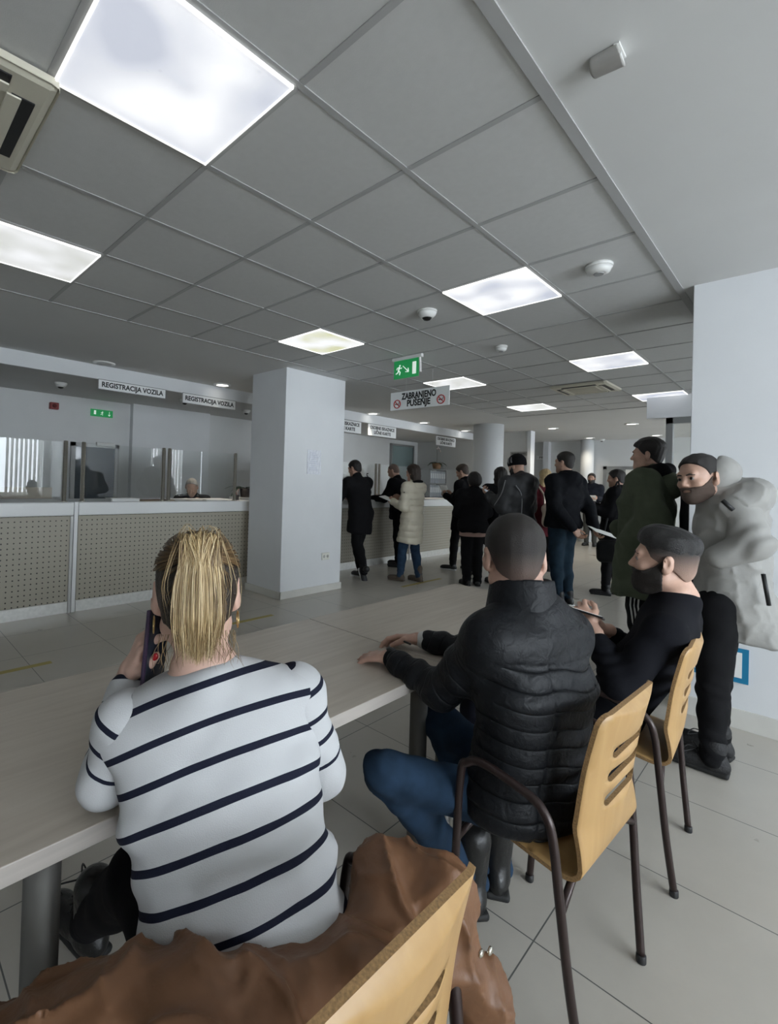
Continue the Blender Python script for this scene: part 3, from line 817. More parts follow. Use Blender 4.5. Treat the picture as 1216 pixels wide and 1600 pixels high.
def put(name, geo, m, root, attr=None, mask=None):
    """geo: (V,F) or list of them in world space -> one mesh under root"""
    if isinstance(geo, tuple): geo = [geo]
    VV = []; FF = []; o = 0
    for V, F in geo: VV.append(V); FF.append(F+o); o += len(V)
    V = np.concatenate(VV); F = np.concatenate(FF)
    off = np.zeros(3); q = root
    while q is not None: off += np.array(q.location); q = q.parent
    me = np_mesh(name, V-off, F)
    if attr is not None:
        at = me.attributes.new('pat', 'FLOAT', 'POINT'); at.data.foreach_set('value', np.asarray(attr(V), np.float32))
    if mask is not None:
        at = me.attributes.new('msk', 'FLOAT', 'POINT'); at.data.foreach_set('value', np.asarray(mask(V), np.float32))
    return link(name, me, m, root)
def seam_material(name, col, rough=.55, wid=.045, depth=.006, bump=.06, bscale=250, spec=.3):
    """quilted cloth: stitched seams where the 'pat' coordinate crosses a whole number"""
    if name in _M: return _M[name]
    m = mat(name, col, rough=rough, spec=spec); k = NT(m)
    at = k.n('ShaderNodeAttribute', attribute_name='pat'); mk = k.n('ShaderNodeAttribute', attribute_name='msk')
    f = k.math('ABSOLUTE', k.math('SUBTRACT', k.math('FRACT', k.math('ADD', at.outputs['Fac'], .5)), .5))     # 0 on a seam, .5 between
    hgt = k.math('SUBTRACT', 1.0, k.math('POWER', 2.718, k.math('MULTIPLY', k.math('DIVIDE', f, wid), -1.0)))
    hgt = k.math('ADD', k.math('MULTIPLY', hgt, mk.outputs['Fac']), k.math('SUBTRACT', 1.0, mk.outputs['Fac']))
    tc = k.n('ShaderNodeTexCoord'); n = k.n('ShaderNodeTexNoise'); n.inputs['Scale'].default_value = 28; n.inputs['Detail'].default_value = 4; n.inputs['Distortion'].default_value = .6; k.l(tc.outputs['Object'], n.inputs['Vector'])
    b2 = k.n('ShaderNodeBump'); b2.inputs['Strength'].default_value = .5; b2.inputs['Distance'].default_value = .012; k.l(n.outputs['Fac'], b2.inputs['Height'])
    b1 = k.n('ShaderNodeBump'); b1.inputs['Strength'].default_value = .8; b1.inputs['Distance'].default_value = depth; k.l(hgt, b1.inputs['Height']); k.l(b2.outputs['Normal'], b1.inputs['Normal'])
    k.l(b1.outputs['Normal'], k.b.inputs['Normal'])
    return m

def fade_material(name, low, high, z0, z1):
    """clipped hair: skin shows through low down, dense above"""
    if name in _M: return _M[name]
    m = mat(name, high, rough=.6, bump=.4, bscale=500); k = NT(m)
    at = k.n('ShaderNodeAttribute', attribute_name='pat'); mr = k.n('ShaderNodeMapRange'); k.l(at.outputs['Fac'], mr.inputs[0])
    mr.inputs[1].default_value = z0; mr.inputs[2].default_value = z1
    k.l(k.mix(mr.outputs[0], low, high), k.b.inputs['Base Color'])
    return m
# ---- head (units metres for an adult head; c = centre at eye height)
def head_sdf(s, c, A, z=1., nose=1., jaw=1., ears=True, k=.018, fem=False):
    def T(x, y, zz): return np.asarray(c)+(A[0]*x+A[1]*y+A[2]*zz)*z
    s.ell(T(0, -.012, .034), np.array([.077, .097, .088])*z, A, k)
    s.ell(T(0, .028, -.035), np.array([.062, .066, .080])*z*jaw, A, .03)
    s.ell(T(0, .055, -.088), np.array([.036, .036, .028])*z*jaw, A, .025)     # chin
    s.cone(T(-.05, .0, -.068), T(0, .062, -.095), .024*z, .02*z, .03); s.cone(T(.05, .0, -.068), T(0, .062, -.095), .024*z, .02*z, .03)
    s.cone(T(-.036, .078, .026), T(.036, .078, .026), .014*z, .014*z, .02)      # brow
    for x in (-1, 1):
        s.ell(T(x*.041, .066, -.024), np.array([.022, .020, .018])*z, A, .02)   # cheekbone
        s.ell(T(x*.031, .094, .006), np.array([.017, .014, .012])*z, A, .010, sub=True)
        s.ell(T(x*.031, .0775, .004), np.array([.0135, .0125, .0125])*z, A, .004)  # eye bulge
        s.cone(T(x*.018, .0885, .0125), T(x*.046, .082, .009), .0045*z, .0038*z, .004)  # lid
    s.cone(T(0, .086, .014), T(0, .108*nose**.3, -.026), .008*z, .0115*z, .012)
    s.ell(T(-.010, .098, -.031), np.array([.009, .010, .007])*z, A, .008); s.ell(T(.010, .098, -.031), np.array([.009, .010, .007])*z, A, .008)
    s.cone(T(-.018, .083, -.058), T(.018, .083, -.058), .006*z, .006*z, .008); s.ell(T(0, .089, -.058), np.array([.014, .006, .005])*z, A, .006)
    s.cone(T(-.015, .083, -.069), T(.015, .083, -.069), .007*z, .007*z, .008)
    s.cone(T(-.022, .094, -.0635), T(.022, .094, -.0635), .0025*z, .0025*z, .003, sub=True)
    if ears:
        for x in (-1, 1):
            B = np.array([nrm(A[0]*x*.88-A[1]*.48), nrm(A[1]*.88+A[0]*x*.48), A[2]])
            s.ell(T(x*.084, -.017, -.004), np.array([.008, .020, .034])*z, B, .006)
            s.ell(T(x*.078, -.008, -.030), np.array([.009, .012, .014])*z, B, .010)
            s.ell(T(x*.0935, -.011, .002), np.array([.006, .011, .021])*z, B, .004, sub=True)
    return T
def hairline(c, A, z=1., prof=None):
    """keeps what lies above the hairline: height as a function of front-back position"""
    prof = prof or ([-.11, -.07, -.045, -.025, .0, .012, .03, .05, .075, .11], [-.075, -.072, -.04, .014, .024, .0, .012, .040, .072, .085])
    c = np.asarray(c)
    def f(X, Y, Z, D):
        y = ((X-c[0])*A[1, 0]+(Y-c[1])*A[1, 1]+(Z-c[2])*A[1, 2])/z; u = ((X-c[0])*A[2, 0]+(Y-c[1])*A[2, 1]+(Z-c[2])*A[2, 2])/z
        return np.maximum(D, (np.interp(y, prof[0], prof[1]).astype(np.float32)-u)*z*.75)
    return f
def inflate(t): return lambda X, Y, Z, D: D-t
def inflate_by_height(c, A, hs, ts):
    c = np.asarray(c)
    def f(X, Y, Z, D):
        u = (X-c[0])*A[2, 0]+(Y-c[1])*A[2, 1]+(Z-c[2])*A[2, 2]
        return D-np.interp(u, hs, ts).astype(np.float32)
    return f
def strandy(c, A, amp, freq, seed=0.):
    c = np.asarray(c)
    def f(X, Y, Z, D):
        x = (X-c[0])*A[0, 0]+(Y-c[1])*A[0, 1]+(Z-c[2])*A[0, 2]; y = (X-c[0])*A[1, 0]+(Y-c[1])*A[1, 1]+(Z-c[2])*A[1, 2]
        a = np.arctan2(x, y+.001)
        return D-amp*(np.sin(freq*x+3*y*20+seed)*.5+np.sin(freq*1.7*x-y*40+seed*2)*.5+.5*wob(X, Y, Z, freq*.6, seed))
    return f
def eyes(root, c, A, z=1., look=None):
    """eyeballs with iris, children of the person"""
    look = nrm(look if look is not None else A[1])
    T = lambda x, y, zz: np.asarray(c)+(A[0]*x+A[1]*y+A[2]*zz)*z
    for x in (-1, 1):
        p = T(x*.031, .0795, .0035); b = bmesh.new()
        bmesh.ops.create_uvsphere(b, u_segments=20, v_segments=14, radius=.0125*z)
        q = Vector((0, 0, 1)).rotation_difference(Vector(look)).to_matrix()
        for f in b.faces:
            f.smooth = True; ang = math.acos(max(-1, min(1, f.calc_center_median().normalized().z)))
            f.material_index = 1 if ang < .62 else 0
        bmesh.ops.rotate(b, verts=b.verts, cent=(0, 0, 0), matrix=q); bmesh.ops.translate(b, verts=b.verts, vec=Vector(p)-root.location)
        me = bpy.data.meshes.new('eye'); b.to_mesh(me); b.free()
        link('eye', me, [mat('eye_white', (.24, .22, .21), rough=.35), mat('eye_iris', (.025, .015, .01), rough=.15)], root)

# ---- hands
def hand_sdf(s, wr, fwd, palm, side, curl=(.5, .5, .5, .5), thumb=.4, sc=1., spread=.12, bend=None):
    """wr wrist, fwd towards knuckles, palm = palm facing direction, side=+1 right hand, -1 left; curl per finger (index..little)"""
    f = nrm(fwd); n = np.asarray(palm, float); n = nrm(n-f*(n@f)); t = np.cross(f, n)*side   # towards thumb (radial)
    wr = np.asarray(wr, float)
    s.cone(wr-f*.03*sc, wr+f*.015*sc, .027*sc, .026*sc, .02)
    A = np.array([t, f, n])
    s.ell(wr+f*.055*sc, np.array([.040, .052, .016])*sc, A, .014)
    s.ell(wr+f*.042*sc+t*.024*sc+n*.008*sc, np.array([.017, .034, .016])*sc, A, .012)
    L = [(.040, .026, .021), (.044, .029, .022), (.040, .027, .021), (.031, .020, .018)]
    for i in range(4):
        off = (.030-.0205*i); base = wr+f*(.092-.004*abs(i-1)-(.008 if i == 3 else 0))*sc+t*off*sc
        d = nrm(f+t*spread*(1.2-i)); p = base-f*.02*sc; pts = [p, base]; rs = [.0105*sc, .0105*sc]
        c = curl[i] if hasattr(curl, '__len__') else curl; ang = 0
        for j, l in enumerate(L[i]):
            ang += c*(.75, 1.0, .7)[j]
            q = pts[-1]+(d*math.cos(ang)+n*math.sin(ang))*l*sc; pts.append(q); rs.append((.0098, .0088, .0075)[j]*sc*(.88 if i == 3 else 1))
        for j in range(len(pts)-1): s.cone(pts[j], pts[j+1], rs[j], rs[j+1], .0035)
    b = wr+f*.028*sc+t*.026*sc; ta = thumb
    d1 = nrm(t*.75+f*.75+n*.35); d2 = nrm(f*(.9)+t*(.45-ta*.6)+n*(.2+ta*.5)); d3 = nrm(f*.9+t*(.25-ta)+n*(.1+ta*.6))
    q1 = b+d1*.036*sc; q2 = q1+d2*.032*sc; q3 = q2+d3*.026*sc
    s.cone(b, q1, .016*sc, .0125*sc, .010).cone(q1, q2, .0118*sc, .0105*sc, .004).cone(q2, q3, .0105*sc, .0085*sc, .003)
    return q3, n

# ---- standing template
def standing(base, facing, H=1.75, lean=0., head_tilt=0., head_turn=0., armL=None, armR=None, stance=.17, stepL=0., stepR=0., bulk=1., hipshift=0., kneeL=0., kneeR=0., legs=None):
    """joints in world space. arms: (elbow offset from shoulder, wrist offset from elbow) in body axes (right, forward, up), metres for H=1.75"""
    u = H/1.75; up = V3(0, 0, 1); f = nrm([facing[0], facing[1], 0]); r = np.cross(f, up); base = np.asarray([base[0], base[1], 0.], float)
    W = lambda x, y, z: base+(r*x+f*y+up*z)*u
    ca, sa = math.cos(lean), math.sin(lean); hz = .93
    def B(x, y, z):      # body point above the hips, leaning forward
        dz = z-hz; return W(x+hipshift, y*ca+dz*sa, hz+dz*ca-y*sa)
    J = dict(u=u, r=r, f=f, up=up, base=base, bulk=bulk)
    J['pel'] = B(0, 0, .95); J['wai'] = B(0, .005, 1.08); J['che'] = B(0, .0, 1.26); J['upp'] = B(0, -.015, 1.38); J['nb'] = B(0, -.02, 1.475)
    tu = nrm(f*sa+up*ca); tf = nrm(np.cross(tu, r)); J['tu'] = tu; J['tf'] = nrm(f*ca-up*sa)
    ht = lean*.55+head_tilt
    hf = f*math.cos(head_turn)+r*math.sin(head_turn)
    J['hA'] = frame(hf*math.cos(ht)-up*math.sin(ht), up*math.cos(ht)+hf*math.sin(ht)); J['head'] = J['nb']+(tu*.075+J['hA'][2]*.085+J['hA'][1]*.02)*u
    for sd, x, arm, st, kn in (('L', -1, armL, stepL, kneeL), ('R', 1, armR, stepR, kneeR)):
        J['sh'+sd] = B(x*.185*bulk**.5, -.015, 1.41)
        e, wv = arm if arm is not None else ((x*.05, -.03, -.29), (x*.0, .05, -.26))
        cv = lambda o: (r*o[0]+tf*0+f*o[1]+up*o[2])*u
        J['el'+sd] = J['sh'+sd]+cv(e); J['wr'+sd] = J['el'+sd]+cv(wv)
        J['hip'+sd] = W(x*.09+hipshift, 0, .91)
        J['kn'+sd] = W(x*stance*.5+hipshift*.5, st*.5+kn+.02, .50); J['an'+sd] = W(x*stance*.5, st-.03, .085)
        J['toe'+sd] = J['an'+sd]+(f*.17+r*x*.03)*u+up*(.03-J['an'+sd][2])
    if legs: legs(J, W)
    return J

def arm_dir(J, s): return nrm(J['wr'+s]-J['el'+s])
def torso(s, J, t=0., k=.025, a=(.165, .150, .172, .165, .10), b=(.115, .105, .120, .10, .075), upto=True, sr=.062):
    u = J['u']; q = J['bulk']; r = J['r']; a = [x*u*q+t for x in a]; b = [x*u*q+t for x in b]
    lc = J.get('latC', r); lp = J.get('latP', r)
    s.loft(J['pel'], J['wai'], a[0], b[0], a[1], b[1], lp, k); s.loft(J['wai'], J['che'], a[1], b[1], a[2], b[2], (lp+lc)/2, k)
    s.loft(J['che'], J['upp'], a[2], b[2], a[3], b[3], lc, k)
    s.cone(J['upp']*.55+J['shL']*.45, J['shL'], b[3]*.72, sr*u+t, .05); s.cone(J['upp']*.55+J['shR']*.45, J['shR'], b[3]*.72, sr*u+t, .05)
    for sd in 'LR': s.cone(J['nb']-J['tu']*.04*u, J['sh'+sd]-J['tu']*.005, .055*u+t*.7, .050*u+t*.8, .04)
    s.loft(J['upp'], J['upp']*.35+J['nb']*.65, a[3]*.85, b[3]*.8, .085*u+t*.5, .07*u+t*.5, lc, .05)
def arms(s, J, t=0., k=.03, to=1., r=(.056, .043, .040, .028), sides='LR'):
    u = J['u']
    for sd in sides:
        w_ = J['el'+sd]+(J['wr'+sd]-J['el'+sd])*to
        s.cone(J['sh'+sd], J['el'+sd], r[0]*u+t, r[1]*u+t, k); s.cone(J['el'+sd], w_, r[2]*u+t, r[3]*u+t, k)
def legs_sdf(s, J, t=0., k=.03, sides='LR', r=(.088, .058, .056, .037), to=1.):
    u = J['u']; q = J['bulk']**.5
    for sd in sides:
        a_ = J['kn'+sd]+(J['an'+sd]-J['kn'+sd])*to
        s.cone(J['hip'+sd], J['kn'+sd], r[0]*u*q+t, r[1]*u*q+t, k)
        s.cone(J['kn'+sd], J['kn'+sd]+(a_-J['kn'+sd])*.35, r[2]*u+t, (r[2]*.98)*u+t, k); s.cone(J['kn'+sd]+(a_-J['kn'+sd])*.35, a_, (r[2]*.98)*u+t, r[3]*u+t, k)
def foldy(amp, f, seed, lo=None):
    return lambda X, Y, Z, D: D+amp*wob(X, Y, Z, f, seed)*np.clip(1-np.abs(D)*20, 0, 1)

def body(J, root, skin, hb=.016, hh=.007, hd=.005, hands='LR', hair=None, curl=.5, thumb=.4, palms=None, hz=1., face=True, hdirs=None, headfn=None, neck=(.058, .052), hsc=.97):
    """skin: ONE mesh - trunk and limbs, head and neck, hands joined"""
    u = J['u']; g = []
    s = S(hb); torso(s, J, -.006, a=[.80*v for v in (.165, .150, .172, .155, .10)], b=[.80*v for v in (.115, .105, .120, .10, .075)], sr=.048); arms(s, J, -.006); legs_sdf(s, J, -.004, r=(.066, .046, .046, .034))
    for sd in 'LR': s.cone(J['an'+sd]-J['up']*.025*u, J['an'+sd]*.4+J['toe'+sd]*.6, .026*u, .018*u, .03)
    g.append(s.geo())
    s = S(hh); head_sdf(s, J['head'], J['hA'], u*hz)
    A = J['hA']; nk = J['head']-A[1]*.022*u-A[2]*.06*u
    s.cone(nk, J['nb'], neck[0]*u, neck[1]*u, .03); s.loft(J['nb'], J['nb']*.5+J['upp']*.5, neck[1]*u*1.1, neck[1]*u*.95, .10*u, .065*u, J.get('latC', J['r']), .04)
    if headfn: headfn(s)
    g.append(s.geo())
    for sd in hands:
        s = S(hd); d = arm_dir(J, sd); sg = 1 if sd == 'R' else -1
        pn = (palms or {}).get(sd); pn = (-J['r']*sg*1.) if pn is None else pn
        hd_ = (hdirs or {}).get(sd, d); cu = curl.get(sd, .5) if isinstance(curl, dict) else curl
        th = thumb.get(sd, .4) if isinstance(thumb, dict) else thumb
        hand_sdf(s, J['wr'+sd]+d*.012, hd_, pn, sg, cu, th, u*hsc); g.append(s.geo())
    return put('body', g, skin, root)

def shoe(J, sd, root, m, name='shoe', h=.012, sole=None, high=.06, up=None, top_r=.047):
    u = J['u']; an = J['an'+sd]; toe = J['toe'+sd]; d = toe-an; n = nrm(J.get('footup'+sd, V3(0, 0, 1))); d = d-n*(d@n); f = nrm(d); lat = np.cross(f, n)
    heel = an-n*(.085*u-.034*u)-f*.035*u if J.get('flat', True) else an
    ground = an-n*.085*u
    A = np.array([lat, f, n]); s = S(h)
    s.ell(ground+n*.045*u-f*.03*u, [.036*u, .045*u, .045*u], A, .03); s.ell(ground+n*.042*u+f*.085*u, [.044*u, .105*u, .042*u], A, .03)
    s.ell(ground+n*.036*u+f*.15*u, [.043*u, .055*u, .036*u], A, .02)
    s.cone(ground+n*.06*u-f*.005*u, ground+n*(.085+high)*u-f*.01*u, .044*u, top_r*u, .03)
    s.cut(ground+n*.012, -n)
    o = put(name, s.geo(), m, root)
    q = S(h*.8); q.box(ground+n*.013+f*.06*u, [.041*u, .130*u, .013], A, r=.012)
    put('sole', q.geo(), sole or mat('sole_black', (.01, .01, .01), rough=.7), o)
    return o

skinA = mat('skin_a', (.50, .305, .225), rough=.5, mottled=.06, mscale=40)
skinB = mat('skin_b', (.46, .27, .195), rough=.5, mottled=.06, mscale=40)
def cloth(name, col, bump=.25, bscale=400, rough=.85, mottled=.08): return mat(name, col, rough=rough, bump=bump, bscale=bscale, mottled=mottled, mscale=14, spec=.14)
# ================================================================== GARMENTS
def jacket(J, root, name, m, h=.014, t=.022, hem=.12, flare=1.08, collar='stand', quilt=0., qamp=.006, folds=.006, seed=1., sleeve=.97, ff=26, arm_r=(.060, .050, .050, .040), tight=1., split=None):
    u = J['u']; s = S(h); torso(s, J, t)
    up = J['up']; tu = J['tu']; q = J['bulk']
    hp = J['pel']-(J['pel']-(J['knL']+J['knR'])/2)*min(1, hem/.45)
    s.loft(hp, J['pel'], .165*u*q*flare+t, .125*u*q*flare+t, .165*u*q+t, .12*u*q+t, J.get('latP', J['r']), .05)
    hn = nrm(hp-J['pel']); s.cut(hp, hn)
    arms(s, J, t*.55, .035, sleeve, arm_r)
    A = J['hA']
    if collar in ('stand', 'hood'):
        c = J['nb']+tu*.012*u; s.cone(c-tu*.03, c+tu*.035*u, .078*u, .070*u, .03)
        s.fn(lambda X, Y, Z, D: D)
    if collar == 'hood':
        b = J['nb']-J['tf']*.105*u
        s.ell(b-tu*.02*u, [.130*u, .070*u, .085*u], frame(J['tf'], tu), .03)
        s.cone(b+J['r']*.10*u+J['tf']*.06*u, b-tu*.0, .045*u, .05*u, .03); s.cone(b-J['r']*.10*u+J['tf']*.06*u, b, .045*u, .05*u, .03)
    s.blur(2)
    if quilt:
        p0 = J['pel']; ax = tu
        def fq(X, Y, Z, D):
            v = (X-p0[0])*ax[0]+(Y-p0[1])*ax[1]+(Z-p0[2])*ax[2]
            return D-qamp*(np.abs(np.sin(math.pi*(v/quilt+.12*wob(X, Y, Z, 9, seed))))**.5-.6)
        s.fn(fq)
    if folds: s.fn(foldy(folds, ff, seed)); s.fn(foldy(folds*.5, ff*2.3, seed+5))
    o = put(name, s.geo(), m, root)
    return o
def trousers(J, root, m, h=.013, t=.010, folds=.007, seed=2., name='trousers', to=1.04, ff=30, top=.02, extra=None, r=(.088, .060, .058, .042)):
    u = J['u']; s = S(h); q = J['bulk']
    lp = J.get('latP', J['r'])
    s.loft((J['hipL']+J['hipR'])/2-(J['pel']-J['wai'])*.0, J['pel']+(J['wai']-J['pel'])*.45, .155*u*q+t, .115*u*q+t, .155*u*q+t, .105*u*q+t, lp, .05)
    legs_sdf(s, J, t, .03, r=r, to=to)
    if extra: extra(s)
    s.blur(2)
    if folds: s.fn(foldy(folds, ff, seed))
    if folds:       # bunched cloth at knee and ankle
        def bunch(X, Y, Z, D):
            o = 0
            for sd in 'LR':
                for c, w_ in ((J['an'+sd]+V3(0, 0, .05), .11), (J['kn'+sd], .10)):
                    o = o+np.clip(1-((X-c[0])**2+(Y-c[1])**2+(Z-c[2])**2)/w_**2, 0, 1)*np.sin(95*(Z+.5*X)+3*wob(X, Y, Z, 20, seed))
            return D-folds*.7*o
        s.fn(bunch)
    return put(name, s.geo(), m, root)
def hair(J, root, m, h=.007, t=.012, prof=None, amp=.002, freq=160, extra=None, name='hair', hs=None, ts=None, z=1., seed=0.):
    s = S(h); u = J['u']*z; A = J['hA']; c = J['head']
    s.ell(np.asarray(c)+(-A[1]*.012+A[2]*.034)*u, np.array([.077, .097, .088])*u, A, .02)
    if extra is None or True: s.ell(np.asarray(c)+(-A[1]*.03-A[2]*.03)*u, np.array([.060, .068, .055])*u, A, .03)
    s.fn(inflate(t*u) if hs is None else inflate_by_height(c, A, hs, ts))
    s.fn(strandy(c, A, amp, freq, seed)); s.fn(hairline(c, A, u, prof))
    if extra: extra(s, c, A, u)
    return put(name, s.geo(), m, root, attr=lambda V: (V-np.asarray(c))@A[2])
def person(base, label, group=None):
    return empty('person', (float(base[0]), float(base[1]), float(base[2]) if len(base) > 2 else 0.), 0, label, 'person', group)
def finger_item(name, c, half, A, m, label, cat, parts=None):
    """a small flat thing held in a hand"""
    e = empty(name, tuple(float(v) for v in c), 0, label, cat)
    R = Matrix(((A[0][0], A[1][0], A[2][0], 0), (A[0][1], A[1][1], A[2][1], 0), (A[0][2], A[1][2], A[2][2], 0), (0, 0, 0, 1)))
    o = MB().box([-v for v in half], half, bev=min(half)*.5).build(parts[0] if parts else 'sheet', m, e); o.matrix_local = R
    return e, o

blk = cloth('black_cloth', (.007, .007, .0085)); blk2 = cloth('black_wool', (.009, .009, .0105), bump=.4, bscale=700)
blk_shell = mat('black_shell', (.010, .011, .012), rough=.55, bump=.15, bscale=90, spec=.25)
char = cloth('charcoal_cloth', (.026, .027, .03)); dk_trous = cloth('dark_trousers', (.008, .008, .009))
jeans = cloth('blue_denim', (.026, .052, .095), bump=.5, bscale=900, mottled=.25); jeans_dk = cloth('dark_denim', (.018, .036, .056), bump=.5, bscale=900, mottled=.25)
hair_dk = mat('hair_dark', (.012, .009, .008), rough=.5, bump=.4, bscale=300); hair_br = mat('hair_brown', (.030, .018, .012), rough=.5, bump=.4, bscale=300)
hair_gr = mat('hair_grey', (.28, .27, .26), rough=.6, bump=.4, bscale=300); hair_shave = mat('hair_shaved', (.16, .11, .09), rough=.7, bump=.3, bscale=600)
shoe_blk = mat('shoe_black', (.012, .012, .013), rough=.5, bump=.1, bscale=150); sole_wh = mat('sole_white', (.6, .6, .6), rough=.6)
boot_br = mat('boot_brown', (.10, .075, .055), rough=.6, bump=.2, bscale=80)

# ================================================================== PEOPLE STANDING IN THE QUEUES
W = V3(-1, 0, 0)
# man in black leaning on the second counter, legs crossed
J = standing((-4.72, 5.33), (-1, .12, 0), 1.74, lean=.26, armL=((-.05, .16, -.25), (.06, .26, .02)), armR=((.06, .10, -.27), (-.02, .27, -.02)), head_tilt=.12, head_turn=-.25)
J['knR'] = J['base']+J['f']*.09+J['r']*.03+V3(0, 0, .50); J['anR'] = J['base']-J['f']*.20-J['r']*.10+V3(0, 0, .13); J['toeR'] = J['anR']+J['f']*.06-V3(0, 0, .12); J['footupR'] = nrm(-J['f']*.9+V3(0, 0, .45))
J['knL'] = J['base']+J['f']*.05-J['r']*.05+V3(0, 0, .50); J['anL'] = J['base']-J['f']*.02+J['r']*.0+V3(0, 0, .085); J['toeL'] = J['anL']+J['f']*.17-V3(0, 0, .055)
pm = person(J['base'], 'person in black coat leaning on the counter beside the white pillar, one foot crossed behind')
body(J, pm, skinB); jacket(J, pm, 'coat', blk2, hem=.30, t=.03, flare=1.02, seed=1); trousers(J, pm, dk_trous, seed=2); hair(J, pm, hair_dk, t=.010)
for sd in 'LR': shoe(J, sd, pm, shoe_blk, sole=sole_wh)
# bald man in a black jacket at the counter
J = standing((-4.92, 6.55), (-1, -.25, 0), 1.74, lean=.20, head_tilt=.35, armL=((-.05, .12, -.26), (.06, .25, .0)), armR=((.06, .12, -.26), (-.02, .25, .0)), stepR=.1, bulk=1.1)
pm = person(J['base'], 'person with a bald head in a black jacket bent over the counter')
body(J, pm, skinA); jacket(J, pm, 'jacket', blk, hem=.16, t=.03, seed=3); trousers(J, pm, dk_trous, seed=4)
hair(J, pm, hair_shave, t=.003, prof=([-.11, -.06, -.02, .0, .12], [-.07, -.06, -.03, .02, .2]), amp=.0005)
for sd in 'LR': shoe(J, sd, pm, shoe_blk)
# woman in cream puffer coat
J = standing((-4.08, 5.70), (-1, -.1, 0), 1.665, armL=((-.06, .02, -.28), (.08, .24, .06)), armR=((.05, .04, -.27), (-.10, .24, .08)), stepL=.16, stepR=-.06, bulk=.95, head_tilt=.1)
pm = person(J['base'], 'person with shoulder-length dark hair in a long cream puffer coat, holding a white paper')
body(J, pm, skinA, curl=.8)
o = jacket(J, pm, 'puffer_coat', mat('cream_puffer', (.66, .61, .49), rough=.5, bump=.15, bscale=60), h=.011, hem=.37, t=.034, flare=1.12, quilt=.088, qamp=.012, folds=.005, seed=5, collar='stand')
s = S(.010); nb = J['nb']-J['f']*.06
s.ell(nb-V3(0, 0, .04), [.13, .06, .09], frame(J['f'], J['up']), .03); put('hood', s.geo(), mat('cream_puffer', None), pm)
s = S(.010); s.ell(nb+V3(0, 0, .015)+J['f']*.02, [.115, .085, .032], frame(J['f']-V3(0, 0, .3), J['up']), .02); put('hood_lining', s.geo(), blk, pm)
b = MB(); b.tube(smooth_path([J['nb']+J['f']*.14-J['r']*.02-V3(0, 0, .12), J['che']+J['f']*.165-J['r']*.02, J['pel']+J['f']*.185-J['r']*.06, J['pel']+J['f']*.2-J['r']*.08-V3(0, 0, .34)], 6), .016, n=6)
for v in b.bm.verts: v.co -= pm.location
b.build('zip_band', blk, pm)
s = S(.008); c = J['shL']-J['r']*.0+V3(0, 0, -.05); s.ell(J['shL']+(-J['r']*.082-V3(0, 0, .06)), [.018, .018, .018], None, .005); put('arm_badge', s.geo(), blk, pm)
def longhair(L, wd=.085, thick=.07):
    def f(s, c, A, u):
        s.ell(np.asarray(c)+(-A[1]*.035-A[2]*.03)*u, np.array([wd, thick, .10])*u, A, .03)
        s.loft(np.asarray(c)+(-A[1]*.045-A[2]*.06)*u, np.asarray(c)+(-A[1]*.06-A[2]*L)*u, wd*u, thick*.8*u, wd*1.02*u, thick*.6*u, A[0], .04)
        s.fn(strandy(c, A, .004, 110, 2.))
    return f
hair(J, pm, hair_br, t=.016, extra=longhair(.17), prof=([-.11, -.0, .02, .05, .075, .11], [-.12, -.06, .0, .045, .072, .085]))
trousers(J, pm, jeans, seed=6, folds=.006)
for sd in 'LR': shoe(J, sd, pm, boot_br, name='boot', high=.12, sole=boot_br)
e, o = finger_item('document', J['wrL']+J['f']*.10+V3(0, 0, .045), (.075, .10, .004), frame(J['f']*.8+V3(0, 0, .25), V3(-.2, -.1, 1)), paper, 'white document held by the woman in the cream coat', 'paper')
# man reading a paper
J = standing((-4.09, 7.12), (-1, -.1, 0), 1.74, head_tilt=.35, armL=((-.06, .03, -.28), (.12, .24, .10)), armR=((.06, .03, -.28), (-.08, .25, .10)), stepL=.15, stepR=-.1)
pm = person(J['base'], 'person with short hair in dark clothes reading an unfolded paper at the counter')
body(J, pm, skinA, curl=.8); jacket(J, pm, 'jacket', blk, hem=.30, t=.03, seed=7, collar='hood'); trousers(J, pm, dk_trous, seed=8)
hair(J, pm, mat('hair_mid', (.05, .035, .025), rough=.6), t=.008, hs=[-.06, 0, .05, .1], ts=[.002, .003, .010, .018])
for sd in 'LR':
    o = shoe(J, sd, pm, shoe_blk, sole=sole_wh)
b = MB()
Rr = Matrix.Rotation(math.radians(-25), 3, 'Y')
e = empty('document', tuple(J['wrL']+J['f']*.13+V3(0, .12, .07)), 0, 'unfolded white paper held by the reader in front of the counter', 'paper')
b.box((-.01, -.17, -.11), (-.004, .0, .11), rot=Matrix.Rotation(.5, 3, 'Z') @ Rr, org=(0, 0, 0)); b.box((-.01, .0, -.11), (-.004, .17, .11), rot=Matrix.Rotation(-.1, 3, 'Z') @ Rr, org=(0, 0, 0)); b.build('sheet', paper, e)
